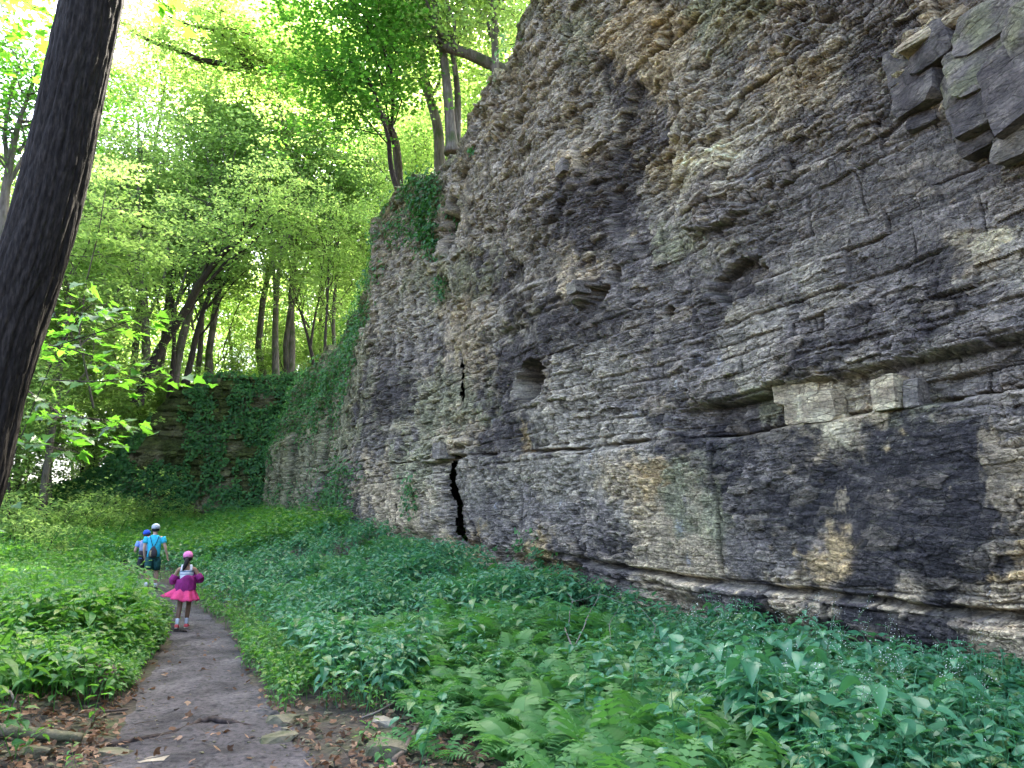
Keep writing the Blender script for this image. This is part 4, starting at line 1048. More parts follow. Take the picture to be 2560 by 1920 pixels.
def make_plant(name, label, cat, group, h, pairs, L, W, mat, seed, kind='heart', spike=False, loc=(0, 0, 0)):
    r = np.random.default_rng(seed)
    root = empty(name, loc); tag(root, label, cat, group)
    sp, lay = plant_layout(h, pairs, r)
    mb = MB(); mb.tube([sp(t) for t in np.linspace(-.15, 1, 7)], np.linspace(.005, .0025, 7), 4, False)
    meshes = BL[(kind, mat)]
    for p, y, pi, ro, s in lay:
        d = np.array([math.cos(y), math.sin(y), .25]); pet = .028 * r.uniform(.6, 1.6)
        q = p + d * pet; mb.tube([p, q], [.002, .0015], 3, False)
        o = mobj('leaf', meshes[int(r.integers(0, len(meshes)))], root, q); o.rotation_euler = (ro, pi, y); o.scale = (L * s,) * 3
    mobj('stem', mb.mesh('stem', M['stem']), root)
    if spike:
        fm = MB(); f0 = sp(1.0)
        qm = MB()
        for b in range(1 + int(r.integers(0, 2))):
            e = f0 + np.array([r.normal() * .07, r.normal() * .07, r.uniform(.10, .22)])
            pts = crv(f0, e, 6, .25, r); qm.tube(pts, np.linspace(.0018, .0010, 6), 3, False)
            for k in range(9):
                c = pts[int(r.integers(2, 6))] + r.normal(size=3) * .013; w = r.uniform(.0022, .0042)
                V = c + np.array([(w, 0, 0), (-w, 0, 0), (0, w, 0), (0, -w, 0), (0, 0, w), (0, 0, -w)])
                fm.add(V, None, [(0, 2, 4), (2, 1, 4), (1, 3, 4), (3, 0, 4), (2, 0, 5), (1, 2, 5), (3, 1, 5), (0, 3, 5)])
        sk_ = mobj('flower_spike', qm.mesh('flower_spike', M['stem']), root); mobj('flowers', fm.mesh('flowers', M['flower']), sk_)['kind'] = 'stuff'
    return root
BL = {}
for kind, mat in (('heart', 'leaf_nettle1'), ('heart', 'leaf_field1'), ('oval', 'leaf_field1')):
    ms = []
    for v in range(4):
        V, Q, T = blade(1.0, (.62 if kind == 'heart' else .52) + .06 * v, kind, .18 + .12 * v, .12 + .16 * v)
        ms.append(npmesh('leaf', V, [Q, T], M[mat]))
    BL[(kind, mat)] = ms
def clear_of_path(x, y, d=.05): return float(path_d(np.array([x]), np.array([y]))[0]) > d

def scatter_plants(protos, spots, group, labels=None):
    for i, (x, y, sc, rz) in enumerate(spots):
        src = protos[i % len(protos)]
        if i < len(protos): o = src
        else: o = copy_tree(src)
        o.location = (x, y, tz(x, y)); o.rotation_euler = (rng.normal() * .06, rng.normal() * .06, rz); o.scale = (sc,) * 3

def pick_spots(poly, n, dmin, zr=(.85, 1.2), pathgap=.1, y0=None):
    """spots inside a polygon of photograph pixels laid on the ground"""
    pts = [at_ground(*p) for p in poly]
    P_ = np.array(pts); lo = P_.min(0); hi = P_.max(0); out = []; k = 0
    while len(out) < n and k < n * 400:
        k += 1
        x, y = rng.uniform(lo[0], hi[0]), rng.uniform(lo[1], hi[1])
        ins = False; m = len(P_)
        for i in range(m):
            x0, y0_ = P_[i]; x1, y1 = P_[(i + 1) % m]
            if (y0_ > y) != (y1 > y) and x < (x1 - x0) * (y - y0_) / (y1 - y0_) + x0: ins = not ins
        if not ins or not clear_of_path(x, y, pathgap): continue
        if any((a - x) ** 2 + (b - y) ** 2 < dmin * dmin for a, b, _, _ in out): continue
        a_, s_ = wall_as(np.array(x), np.array(y))
        if a_ < .3: continue
        out.append((x, y, rng.uniform(*zr), rng.uniform(0, 6.28)))
    out.sort(key=lambda q: q[1])
    return out
def at_ground(px, py, it=12):
    z = 0.0
    for _ in range(it):
        d = ray(px, py); t = (z - EYE) / d.z; x, y = d.x * t, d.y * t; z = tz(x, y)
    return x, y
# broad heart-shaped leaves in front of the near end of the cliff
near_poly = [(1960, 1990), (1760, 1900), (1640, 1740), (1700, 1660), (1900, 1650), (2250, 1760), (2640, 1900), (2700, 2120), (2200, 2120)]
pr = [make_plant('nettle_plant', 'broad-leaved nettle in the dense patch below the dark near end of the cliff', 'plant', 'nettles below the near end of the cliff', .56 + .05 * i, 5 + (i % 2), .17, .1, 'leaf_nettle1', 300 + i, 'heart', i % 2 == 0) for i in range(6)]
scatter_plants(pr, pick_spots(near_poly, 175, .14, (.75, 1.15)), None)
left_poly = [(-60, 1700), (-60, 1480), (60, 1440), (250, 1480), (400, 1560), (340, 1660), (190, 1720), (60, 1730)]
pr = [make_plant('nettle_plant', 'bright green leafy plant in the field left of the path', 'plant', 'leafy plants left of the path', .46 + .05 * i, 5, .12, .08, 'leaf_field1', 320 + i, 'heart' if i % 2 else 'oval') for i in range(5)]
scatter_plants(pr, pick_spots(left_poly, 85, .2, (.9, 1.45), .12), None)
tall = [(at_ground(px_, py_), sc_) for px_, py_, sc_ in [(300, 1490, 1.5), (326, 1484, 1.7), (345, 1506, 1.4), (318, 1512, 1.6), (362, 1528, 1.2), (285, 1510, 1.6), (270, 1480, 1.7), (352, 1490, 1.3), (372, 1545, 1.1), (335, 1530, 1.4)]]
pr = [make_plant('nettle_plant', 'tall bright nettle at the left edge of the path hiding the legs of the boys', 'plant', 'tall nettles in front of the boys', .5 + .06 * i, 5, .14, .08, 'leaf_field1', 360 + i, 'heart') for i in range(3)]
scatter_plants(pr, [(a_[0], a_[1], sc_, i * 2.3) for i, (a_, sc_) in enumerate(tall)], None)
pr = [make_plant('leafy_plant', 'low bright leafy plant along the right edge of the path', 'plant', 'low plants along the right edge of the path', .26 + .03 * i, 4, .085, .06, 'leaf_field1', 340 + i, 'oval') for i in range(4)]
scatter_plants(pr, pick_spots([(560, 1590), (700, 1610), (860, 1720), (760, 1745), (640, 1700)], 60, .16, (.8, 1.2), .1), None)

# ferns
def frond_mesh(L, pairs, seed, arch):
    r = np.random.default_rng(seed); mb = MB()
    t = np.linspace(0, 1, 12); x = L * t * (1 - .12 * t); z = L * (1.25 * t - (arch + .38) * t * t)
    P_ = np.stack([x, 0 * t + .02 * L * np.sin(t * 3), z], -1)
    mb.tube(P_, np.linspace(.0028, .0010, 12), 3, False)
    for i in range(pairs):
        q = .14 + .85 * i / (pairs - 1); p = np.array([np.interp(q, t, P_[:, k]) for k in range(3)])
        ln = L * .24 * min(1, (q - .02) * 4.5) * (1 - q) ** .7 * 1.5 + .008
        tg = np.array([1, 0, 1.25 - 2 * (arch + .38) * q]); tg /= np.linalg.norm(tg)
        for sd in (-1, 1):
            d = np.array([.35, sd, -.12 + r.normal() * .06]); d /= np.linalg.norm(d); w = tg * ln * .16 + .0022
            V = [p - w * .4]
            k = 4
            a = []; b = []
            for j in range(1, k):
                c = p + d * ln * j / k; ww = w * (1.15 - j / k) * (1.2 if j % 2 else .8)
                a.append(c + ww); b.append(c - ww)
            V = [p + w * .5, p - w * .5] + [v for pr_ in zip(a, b) for v in pr_] + [p + d * ln - np.array([0, 0, ln * .12])]
            Q = [(2 * m, 2 * m + 1, 2 * m + 3, 2 * m + 2) for m in range(k - 1)]; T = [(2 * (k - 1), 2 * (k - 1) + 1, 2 * k)]
            if sd < 0: Q = [f[::-1] for f in Q]; T = [f[::-1] for f in T]
            mb.add(np.array(V), Q, T)
    return mb
FRM = [frond_mesh(.46, 15, 1, .62).mesh('frond', M['leaf_fern'], False), frond_mesh(.40, 14, 2, .5).mesh('frond', M['leaf_fern'], False), frond_mesh(.52, 17, 3, .72).mesh('frond', M['leaf_fern'], False)]
def make_fern(seed, label, group):
    r = np.random.default_rng(seed); root = empty('fern', (0, 0, 0)); tag(root, label, 'fern', group)
    n = int(r.integers(6, 10))
    for i in range(n):
        o = mobj('frond', FRM[int(r.integers(0, 3))], root, (r.normal() * .02, r.normal() * .02, 0))
        o.rotation_euler = (r.normal() * .2, r.normal() * .22 - .05, i * 6.283 / n + r.normal() * .3); s = r.uniform(.65, 1.1); o.scale = (s, s, s)
    return root
ferns = [make_fern(400 + i, 'feathery green fern on the slope between the path and the cliff', 'ferns between the path and the cliff') for i in range(6)]
sp_f = pick_spots([(1000, 1700), (1250, 1550), (1560, 1560), (1760, 1720), (1700, 1960), (1330, 1960), (1200, 1840), (1120, 1760)], 230, .14, (.7, 1.15))
scatter_plants(ferns, sp_f, None)

for o in list(COL.objects):
    g = o.get('group'); X, Y = o.location.x, o.location.y
    if g == 'nettles below the near end of the cliff':
        a_ = float(wall_as(np.array(X), np.array(Y))[0])
        o['label'] = 'broad-leaved nettle ' + ('close against the dark foot of the cliff, its flowers before the rock' if a_ < 1.3 and False else 'close against the dark foot of the cliff' if a_ < 1.4 else 'in the nearest patch at the bottom right corner' if Y < 5.6 else 'in the middle of the patch at lower right')
    elif g == 'ferns between the path and the cliff':
        o['label'] = 'feathery fern ' + ('at the bottom edge beside the nettles' if Y < 6.2 else 'around the grey dead branch' if X > .3 and Y < 9 else 'high on the slope below the cliff' if Y > 8.5 else 'above the stony strip near the path')
    elif g == 'leafy plants left of the path':
        o['label'] = 'bright leafy plant left of the path ' + ('at the near edge beside the leaf litter' if Y < 8.6 else 'along the path edge' if float(path_d(np.array([X]), np.array([Y]))[0]) < .8 else 'out in the field near the dark trunk')

# ---- the mass of ground cover beyond and between: instances of whole plants, one object per kind
def flat_plant(kind, seed):
    r = np.random.default_rng(seed); mb = MB()
    if kind == 'fern':
        for i in range(7):
            f = [frond_mesh(.42, 9, seed * 9 + i, .6)][0]
            a = i * .9 + r.normal() * .2; c, s = math.cos(a), math.sin(a); sc = r.uniform(.6, 1.05); ti = r.normal() * .2
            for V in f.V: pass
            V = np.concatenate(f.V); V = V * sc; V[:, 2] += V[:, 0] * ti
            V = np.stack([V[:, 0] * c - V[:, 1] * s, V[:, 0] * s + V[:, 1] * c, V[:, 2]], -1)
            mb.add(V, np.concatenate(f.Q), np.concatenate(f.T))
        return mb.mesh('fern', M['leaf_fern'], False)
    h, pairs, L = {'nettle': (.5, 5, .13), 'field': (.45, 5, .12), 'small': (.16, 4, .06), 'herb': (.3, 5, .075)}[kind]
    sp, lay = plant_layout(h, pairs, r)
    mb.tube([sp(t) for t in (0, .5, 1)], [.004, .003, .002], 3, False)
    st = [(0, .25), (.22, 1.0), (.6, .72)]
    for p, y, pi, ro, s in lay:
        l = L * s; w = l * .62; V = []
        for t, ww in st:
            z = -.25 * l * t * t; V += [(t * l, 0, z), (t * l, ww * w / 2, z + .15 * w), (t * l, -ww * w / 2, z + .15 * w)]
        V.append((l, 0, -.3 * l)); V = np.array(V) + np.array([.03, 0, 0])
        Mx = np.array(Euler((ro, pi, y)).to_matrix()); V = V @ Mx.T + p
        mb.add(V, [(0, 3, 4, 1), (0, 2, 5, 3), (3, 6, 7, 4), (3, 5, 8, 6)], [(6, 9, 7), (6, 8, 9)])
    return mb.mesh(kind, M[{'nettle': 'leaf_nettle', 'field': 'leaf_field', 'small': 'leaf_small', 'herb': 'leaf_small'}[kind]], False)
def cover(name, label, variants, P_, sc, idx=None):
    lib = bpy.data.collections.new(name + '_kinds')
    for i, me in enumerate(variants):
        o = bpy.data.objects.new('kind_%02d' % i, me); lib.objects.link(o)
    me = bpy.data.meshes.new(name); me.vertices.add(len(P_)); me.vertices.foreach_set('co', np.asarray(P_, np.float32).ravel())
    n = len(P_)
    a = me.attributes.new('turn', 'FLOAT_VECTOR', 'POINT'); e = np.stack([rng.normal(size=n) * .12, rng.normal(size=n) * .12, rng.random(n) * 6.283], -1); a.data.foreach_set('vector', e.astype(np.float32).ravel())
    a = me.attributes.new('grow', 'FLOAT', 'POINT'); a.data.foreach_set('value', np.asarray(sc, np.float32))
    a = me.attributes.new('which', 'INT', 'POINT'); a.data.foreach_set('value', rng.integers(0, len(variants), n).astype(np.int32))
    me.update()
    o = tag(mobj(name, me), label, kind='stuff')
    ng = bpy.data.node_groups.new(name + '_spread', 'GeometryNodeTree')
    ng.interface.new_socket('Geometry', in_out='INPUT', socket_type='NodeSocketGeometry'); ng.interface.new_socket('Geometry', in_out='OUTPUT', socket_type='NodeSocketGeometry')
    N, L = ng.nodes, ng.links
    gi = N.new('NodeGroupInput'); go = N.new('NodeGroupOutput'); ip = N.new('GeometryNodeInstanceOnPoints'); ci = N.new('GeometryNodeCollectionInfo')
    ci.inputs[0].default_value = lib; ci.inputs['Separate Children'].default_value = True; ci.inputs['Reset Children'].default_value = True
    def na(nm, ty):
        q = N.new('GeometryNodeInputNamedAttribute'); q.data_type = ty; q.inputs['Name'].default_value = nm; return q.outputs['Attribute']
    er = N.new('FunctionNodeEulerToRotation'); L.new(na('turn', 'FLOAT_VECTOR'), er.inputs[0])
    L.new(gi.outputs[0], ip.inputs['Points']); L.new(ci.outputs[0], ip.inputs['Instance']); ip.inputs['Pick Instance'].default_value = True
    L.new(na('which', 'INT'), ip.inputs['Instance Index']); L.new(er.outputs[0], ip.inputs['Rotation']); L.new(na('grow', 'FLOAT'), ip.inputs['Scale'])
    L.new(ip.outputs[0], go.inputs[0])
    md = o.modifiers.new('spread', 'NODES'); md.node_group = ng
    return o
def rnd_xy(n, x0, x1, y0, y1): return rng.uniform(x0, x1, n), rng.uniform(y0, y1, n)
def fan(n, y0, y1, l0, l1, pw=1.0):
    """spots in the field of view, as many per picture row near as far"""
    Y = y0 * (y1 / y0) ** (rng.random(n) ** pw); X = rng.uniform(l0, l1, n) * Y
    return X, Y
def keep(X, Y, m): return X[m], Y[m]
NET = [flat_plant('nettle', i) for i in range(5)]; FLD = [flat_plant('field', 10 + i) for i in range(5)]; SML = [flat_plant('small', 20 + i) for i in range(4)]; HRB = [flat_plant('herb', 25 + i) for i in range(4)]; FRN = [flat_plant('fern', 30 + i) for i in range(4)]
# right-hand slope, far part: nettles; near centre: ferns, creeping herbs
X, Y = fan(30000, 4.2, 44, -.60, .72, 1.0)
pd = path_d(X, Y); a, s = wall_as(X, Y)
bare = fb2(X * .55, Y * .55, 3, 301)
right = (X > np.interp(Y, PATH_C[:, 1], PATH_C[:, 0])) & (a > .15)
litter = (Y < 8.3) & (X > -2.6) & (X < 1.6) & (s < 9.5)      # open stony strip right of the path
lit_w = sm(Y, 8.6, 6.4) * sm(X, 2.0, .4) * sm(pd, 4.5, 3.0)
m = right & (pd > .03) & (rng.random(len(X)) > lit_w * .985) & (bare > -.75)
X1, Y1, pd1, s1, a1 = X[m], Y[m], pd[m], s[m], a[m]
fz = sm(fb2(X1 * .35, Y1 * .35, 2, 303) + sm(s1, 14, 8) * 1.1 - sm(X1, 1.0, 1.8) * sm(s1, 10.5, 8.5) * 1.8 - sm(pd1, 1.6, .2) * 1.2, .15, .45)
u = rng.random(len(X1)); isf = u < fz * .8
low = (~isf) & (rng.random(len(X1)) < sm(pd1, 1.3, .1) * .9 + .2)
drop = (fz > .5) & ~isf & (rng.random(len(X1)) < .75); low &= ~drop; net = ~isf & ~low & ~drop
hv = .85 + .45 * sm(fb2(X1 * .5, Y1 * .5, 3, 305), -.5, .5)
def z3(X, Y): return np.stack([X, Y, terrain(X, Y)], -1)
cover('nettle_cover', 'nettles covering the slope at the foot of the cliff', NET, z3(X1[net], Y1[net]), rng.uniform(.7, 1.15, net.sum()) * hv[net])
cover('fern_cover', 'ferns covering the slope between the path and the cliff', FRN, z3(X1[isf], Y1[isf]), rng.uniform(.7, 1.2, isf.sum()) * hv[isf])
cover('creeping_herbs', 'low creeping herbs beside the path', HRB, z3(X1[low], Y1[low]), rng.uniform(.6, 1.2, low.sum()))
# left-hand field
X, Y = fan(26000, 5.2, 42, -1.0, -.10, .9)
pd = path_d(X, Y); left = X < np.interp(Y, PATH_C[:, 1], PATH_C[:, 0])
bl = sm(Y, 8.2, 7.0) * 1.0
m = left & (pd > .06) & (rng.random(len(X)) > bl * .97)
X2, Y2 = X[m], Y[m]
cover('field_cover', 'leafy undergrowth filling the field left of the path', FLD, z3(X2, Y2), rng.uniform(.8, 1.5, len(X2)) * (.75 + .6 * sm(fb2(X2 * .5, Y2 * .5, 3, 307), -.5, .5)) * (1 - .45 * sm(path_d(X2, Y2), .6, .1)))
# undergrowth on the banks and the wood floor
X, Y = fan(16000, 24, 75, -.95, .0, 1.0)
a, s = wall_as(X, Y); m = ((a > .5) | (s > 43)) & (path_d(X, Y) > .2)
cover('wood_floor_cover', 'undergrowth on the wooded bank and the wood floor', FLD + HRB[:1], z3(X[m], Y[m]), rng.uniform(1.0, 2.1, m.sum()))
# tufts on the cliff top
sx = rng.uniform(8, 42, 2600); ax_ = -rng.uniform(.9, 6, 2600)
X = sx * WU.x + (WD - ax_) * WN.x; Y = sx * WU.y + (WD - ax_) * WN.y
cover('clifftop_cover', 'undergrowth along the top of the cliff', FLD, z3(X, Y), rng.uniform(.8, 1.6, len(X)))

# ---- ivy and creepers on the rock
def px_leaves(regions, out=.05):
    pos = []; nr = []
    for x, y, rx, ry, n, ragged in regions:
        q = rng.normal(size=(n * 2, 2)); q = q[np.hypot(*q.T) < 2.2][:n]
        x_ = x + q[:, 0] * rx * .6; y_ = y + q[:, 1] * ry * .6
        sz = np.array([wall_sz(a, b) for a, b in zip(x_, y_)]); S_, Z_ = sz[:, :1], sz[:, 1:]
        ok = (fb2(S_ * 1.3, Z_ * 1.3, 3, 401) > -.25 + ragged)[:, 0] & (Z_[:, 0] < np.interp(S_[:, 0], *S_TOP) + .4)
        d = cliff_disp(S_, Z_, x_[:, None], y_[:, None])[0][:, 0] + rng.uniform(0, .25, len(x_))
        P_ = np.stack([S_[:, 0] * WU.x + (WD - d) * WN.x, S_[:, 0] * WU.y + (WD - d) * WN.y, Z_[:, 0]], -1)
        pos.append(P_[ok])
    return np.concatenate(pos)
ivp = px_leaves([(1055, 500, 38, 85, 1500, 0), (1075, 600, 20, 40, 300, 0), (1045, 570, 25, 60, 500, 0), (985, 560, 40, 60, 450, .1), (935, 640, 30, 70, 420, .1), (905, 720, 40, 60, 420, .15), (870, 790, 26, 100, 900, -.2), (850, 880, 40, 90, 1500, -.3), (800, 960, 60, 60, 1900, -.3), (740, 1030, 70, 80, 2400, -.3), (820, 1030, 40, 80, 800, 0), (700, 1120, 30, 60, 700, -.2), (860, 1190, 60, 40, 500, 0), (840, 1250, 50, 40, 900, -.2), (740, 1240, 40, 40, 300, 0), (1055, 1240, 18, 50, 160, 0), (1090, 715, 12, 30, 90, 0), (1180, 380, 10, 10, 30, 0), (1260, 110, 40, 40, 160, .1), (1240, 150, 20, 60, 130, .1), (880, 680, 30, 40, 200, 0), (1320, 1400, 60, 60, 200, .1)])
V, T = leaf_cloud(ivp, .13, normals=np.repeat(np.array([[-WN.x, -WN.y, .7]]), len(ivp), 0), jitter=.5, droop=.6)
tag(mobj('ivy', npmesh('ivy', V, T, M['leaf_ivy'], False)), 'ivy and creepers hanging on the far part of the cliff', kind='stuff')
nr_, nc_ = OUT_V.shape[:2]
ii = rng.integers(0, nr_, 34000); jj = rng.integers(2, nc_ - 2, 34000)
P_ = OUT_V[ii, jj]; Nn = OUT_N[jj]
ok = fb2(P_[:, 0] * .5, P_[:, 2] * .6, 3, 411) + .5 * sm(P_[:, 0], -15, -11) + .5 * sm(P_[:, 0], -18, -20) + .35 * sm(P_[:, 2], 4.5, 2) + .02 + .3 * pn2(P_[:, 0] * 2, P_[:, 2] * 2, 3) > 0
P_ = P_[ok] + np.concatenate([Nn[ok] * rng.uniform(.02, .30, (ok.sum(), 1)), rng.normal(size=(ok.sum(), 1)) * .1], 1)
V, T = leaf_cloud(P_, .17, normals=np.concatenate([Nn[ok], np.full((ok.sum(), 1), .6)], 1), jitter=.5, droop=.6)
tag(mobj('creepers', npmesh('creepers', V, T, M['leaf_ivy'], False)), 'creepers and moss plants over the outcrop at the far end', kind='stuff')

# ---- bushes at the foot of the left bank
bush = []
for i in range(3):
    r = np.random.default_rng(500 + i); lb = MB(); tips = []
    for k in range(14):
        e = r.normal(size=3) * np.array([.8, .8, .35]) + np.array([0, 0, 1.0]); b = crv((0, 0, -.1), e, 5, .3, r); lb.tube(b, np.linspace(.018, .005, 5), 4, False); tips += [b[2], b[3], b[4]]
    bush.append((lb.mesh('stem', M['bark_dark']), leaf_mesh('foliage', sprays(tips, 3, 14, .3, .3, r), .11, M['leaf_tree'], jitter=.45)))
for i, (px, py, Yd_, sc) in enumerate([(60, 1210, 27, 1.2), (140, 1180, 29, 1.3), (220, 1190, 31, 1.3), (300, 1215, 34, 1.2), (110, 1260, 25, .9), (20, 1130, 29, 1.4), (190, 1100, 34, 1.3), (270, 1090, 36, 1.2), (330, 1050, 37, 1.0), (100, 1050, 36, 1.4), (240, 1255, 30, .9), (380, 1245, 36, 1.1), (460, 1250, 37.4, 1.0), (20, 1010, 40, 1.4), (300, 1110, 36.5, 1.0), (345, 1090, 36.8, .9), (280, 1170, 35.5, 1.0), (330, 1180, 36.2, .9)]):
    p = at(px, py, Yd_); st, fo = bush[i % 3]
    o = empty('bush', (p.x, p.y, tz(p.x, p.y)), i * 2.1); o.scale = (sc, sc, sc)
    tag(o, 'leafy bush ' + ('at the foot of the mossy outcrop' if px > 370 else 'on the left shoulder of the outcrop' if px > 265 else 'high on the bank at the left' if py < 1140 else 'low on the bank behind the green field'), 'bush', 'bushes on the bank left of the outcrop')
    mobj('stem', st, o); mobj('foliage', fo, o)
# ------------------------------------------------------------------ stones, sticks, litter
def stone(label, px, py, w, d, h, mat, rz, seed, sink=.3):
    x, y = at_ground(px, py)
    o = rough_block('stone', (x, y, tz(x, y) + h * (.5 - sink)), w, d, h, M[mat], None, (R(rng.uniform(-8, 8)), R(rng.uniform(-8, 8)), R(rz)), seed, .3)
    tag(o, label, 'stone')
stone('blocky mossy stone at the bottom edge between path and ferns', 965, 1895, .30, .22, .20, 'stone_moss', 10, 1, .25)
stone('flat dark stone set into the right edge of the path', 690, 1855, .30, .22, .08, 'stone_moss', 30, 2)
stone('low mossy stone behind the flat one at the path edge', 705, 1810, .26, .2, .12, 'stone_moss', -20, 3)
stone('pale tilted slab lying among the ferns', 1050, 1770, .18, .24, .10, 'stone_pale', 40, 4)
stone('grey slab below the pale tilted one', 960, 1815, .22, .16, .10, 'stone', -10, 5)
stone('mossy flat slab right of the blocky mossy stone', 1135, 1830, .26, .18, .08, 'stone_moss', 35, 6)
stone('round tan stone among ferns near the dead branch', 1380, 1675, .20, .16, .15, 'stone_pale', 12, 7)
stone('large pale stone half hidden behind the dead branch', 1470, 1655, .42, .3, .3, 'stone', -15, 8)
stone('small yellowish stone above the fern slope', 1325, 1515, .2, .16, .16, 'stone_pale', 15, 9)
stone('pale oblong stone left of the dead branch', 1335, 1640, .5, .16, .12, 'stone', 30, 10)
stone('flat mossy slab at the bottom left of the path', 280, 1885, .3, .17, .05, 'stone_moss', -12, 11)
stone('flat grey slab in the path at the bottom edge', 380, 1902, .24, .15, .03, 'stone', 8, 12)
stone('pair-topped tan stone in the ferns left of centre', 1085, 1680, .14, .12, .14, 'stone', 50, 13)
stone('mossy stone below the leaf litter at the lower left', 90, 1890, .3, .18, .09, 'stone_moss', 14, 14)
# rubble and pebbles
def chunk_mesh(V0, F0, pos, sc, mat, name):
    n = len(pos); k = len(V0)
    rot = np.array([np.array(Euler(tuple(rng.random(3) * 6.28)).to_matrix()) for _ in range(n)])
    V = np.einsum('nij,kj->nki', rot, V0) * sc[:, None, :]
    V = V * (1 + .25 * rng.normal(size=(n, k, 1)).clip(-1, 1)) + pos[:, None]
    F = (np.arange(n)[:, None, None] * k + F0[None]).reshape(-1, 3)
    return npmesh(name, V.reshape(-1, 3), F, mat, False)
OV = np.array([(1, 0, 0), (-1, 0, 0), (0, 1, 0), (0, -1, 0), (0, 0, 1), (0, 0, -1)], float) * .5; OF = np.array([(0, 2, 4), (2, 1, 4), (1, 3, 4), (3, 0, 4), (2, 0, 5), (1, 2, 5), (3, 1, 5), (0, 3, 5)])
X, Y = fan(9000, 4.4, 12, -1.0, .45); pd = path_d(X, Y); a_, s_ = wall_as(X, Y)
rightside = X > np.interp(Y, PATH_C[:, 1], PATH_C[:, 0])
w = np.where(rightside, sm(Y, 9, 6.4) * sm(X, 2.6, .6) * .55, .25 * sm(Y, 8.5, 7)) * (pd > -.05) + .22 * (pd <= -.05) * (1 + sm(pd, -.5, 0))
m = rng.random(len(X)) < w
P_ = z3(X[m], Y[m]); P_[:, 2] += .012; sc = (.02 + .07 * rng.random(m.sum()) ** 3)[:, None] * np.array([1.2, 1.0, .6]) * (1 - .6 * (pd[m] < 0))[:, None]
tag(mobj('rubble', chunk_mesh(OV, OF, P_, sc, M['stone_moss'], 'rubble')), 'small stones and rubble beside and on the path', kind='stuff')
# dry leaves
X, Y = fan(16000, 4.2, 13, -1.0, .6); pd = path_d(X, Y)
rightside = X > np.interp(Y, PATH_C[:, 1], PATH_C[:, 0])
w = np.where(rightside, .55 * sm(Y, 9, 6) * sm(X, 3, .5) + .05, .85 * sm(Y, 9, 7.4)) * (pd > 0) + .07 * (pd <= 0) + .10 * (np.abs(pd) < .12)
m = rng.random(len(X)) < w
P_ = z3(X[m], Y[m]); P_[:, 2] += .02 + .03 * rng.random(m.sum())
V, T = leaf_cloud(P_, .055, jitter=.45, shape='maple')
tag(mobj('leaf_litter', npmesh('leaf_litter', V, T, M['leaf_dry'], False)), 'dry brown leaves littering the ground beside the path', kind='stuff')
# little twigs on the ground
X, Y = fan(1500, 4.3, 11, -.9, .35); pd = path_d(X, Y); m = rng.random(len(X)) < np.where(pd > 0, .35 * sm(Y, 10, 7), .12)
mb = MB()
for x, y in zip(X[m], Y[m]):
    a_ = rng.uniform(0, 6.28); l = rng.uniform(.05, .22); z = tz(x, y) + .012
    mb.tube(crv((x, y, z), (x + l * math.cos(a_), y + l * math.sin(a_), z + rng.uniform(0, .03)), 4, .3, rng), [.004, .004, .003, .002], 4, False)
tag(mobj('twig_litter', mb.mesh('twig_litter', M['deadwood'])), 'broken twigs lying on the path and its edges', kind='stuff')

def stick(name, label, cat, pix, w0, w1, mat, lift=.04, branches=(), wob=.08):
    r = np.random.default_rng(len(label)); mb = MB()
    def wp(lst):
        out = []
        for p in lst:
            x, y = at_ground(p[0], p[1]); out.append((x, y, tz(x, y) + (p[2] if len(p) > 2 else lift)))
        A = np.array(out); n = len(A); uu = np.linspace(0, 1, n * 4); B = np.stack([np.interp(uu, np.linspace(0, 1, n), A[:, i]) for i in range(3)], -1)
        B += np.cumsum(r.normal(size=B.shape) * wob * .02, 0); return B
    A = wp(pix); base = A[0].copy()
    mb.tube(A - base, np.linspace(w0, w1, len(A)), 7)
    o = mobj(name, mb.mesh(name, M[mat]), None, base); tag(o, label, cat)
    for bp, b0, b1 in branches:
        q = MB(); B = wp(bp); q.tube(B - base, np.linspace(b0, b1, len(B)), 5); mobj('twig', q.mesh('twig', M[mat]), o)
    return o
stick('tree_root', 'dark root crossing the path near the bottom of the picture', 'root', [(270, 1868, .015), (360, 1850, .02), (450, 1832, .035), (500, 1812, .06), (540, 1808, .07), (600, 1815, .04), (665, 1822, .01)], .030, .022, 'bark_dark', wob=.3)
stick('fallen_branch', 'grey forked dead branch lying in the ferns below the cliff', 'branch', [(1570, 1776, .10), (1520, 1740, .16), (1480, 1706, .22), (1440, 1680, .28), (1420, 1640, .36)], .018, .008, 'twig', wob=.25, branches=[
    ([(1420, 1640, .36), (1425, 1610, .42), (1430, 1585, .45), (1415, 1560, .45)], .007, .003), ([(1440, 1680, .28), (1470, 1630, .40), (1495, 1590, .5), (1505, 1530, .55)], .007, .002),
    ([(1530, 1745, .15), (1590, 1710, .24), (1630, 1680, .3), (1665, 1665, .34)], .009, .003), ([(1520, 1738, .16), (1528, 1690, .3), (1520, 1640, .42), (1550, 1610, .5)], .007, .002),
    ([(1600, 1776, .12), (1605, 1720, .28), (1640, 1680, .4), (1640, 1650, .42), (1590, 1560, .5)], .008, .002), ([(1430, 1590, .45), (1500, 1570, .5), (1570, 1568, .5)], .005, .002)])
stick('fallen_stick', 'thick bare stick by the blocky mossy stone at the bottom edge', 'stick', [(985, 1918, .03), (1010, 1890, .05), (1030, 1862, .07), (1040, 1850, .08)], .022, .015, 'deadwood', wob=.2)
stick('fallen_stick', 'long thin grey stick lying above the pale slab', 'stick', [(1035, 1752, .08), (1070, 1730, .1), (1125, 1716, .12)], .011, .008, 'twig')
stick('fallen_stick', 'long thin stick curving over the stony strip right of the path', 'stick', [(905, 1810, .05), (950, 1800, .08), (1000, 1778, .1)], .009, .006, 'twig')
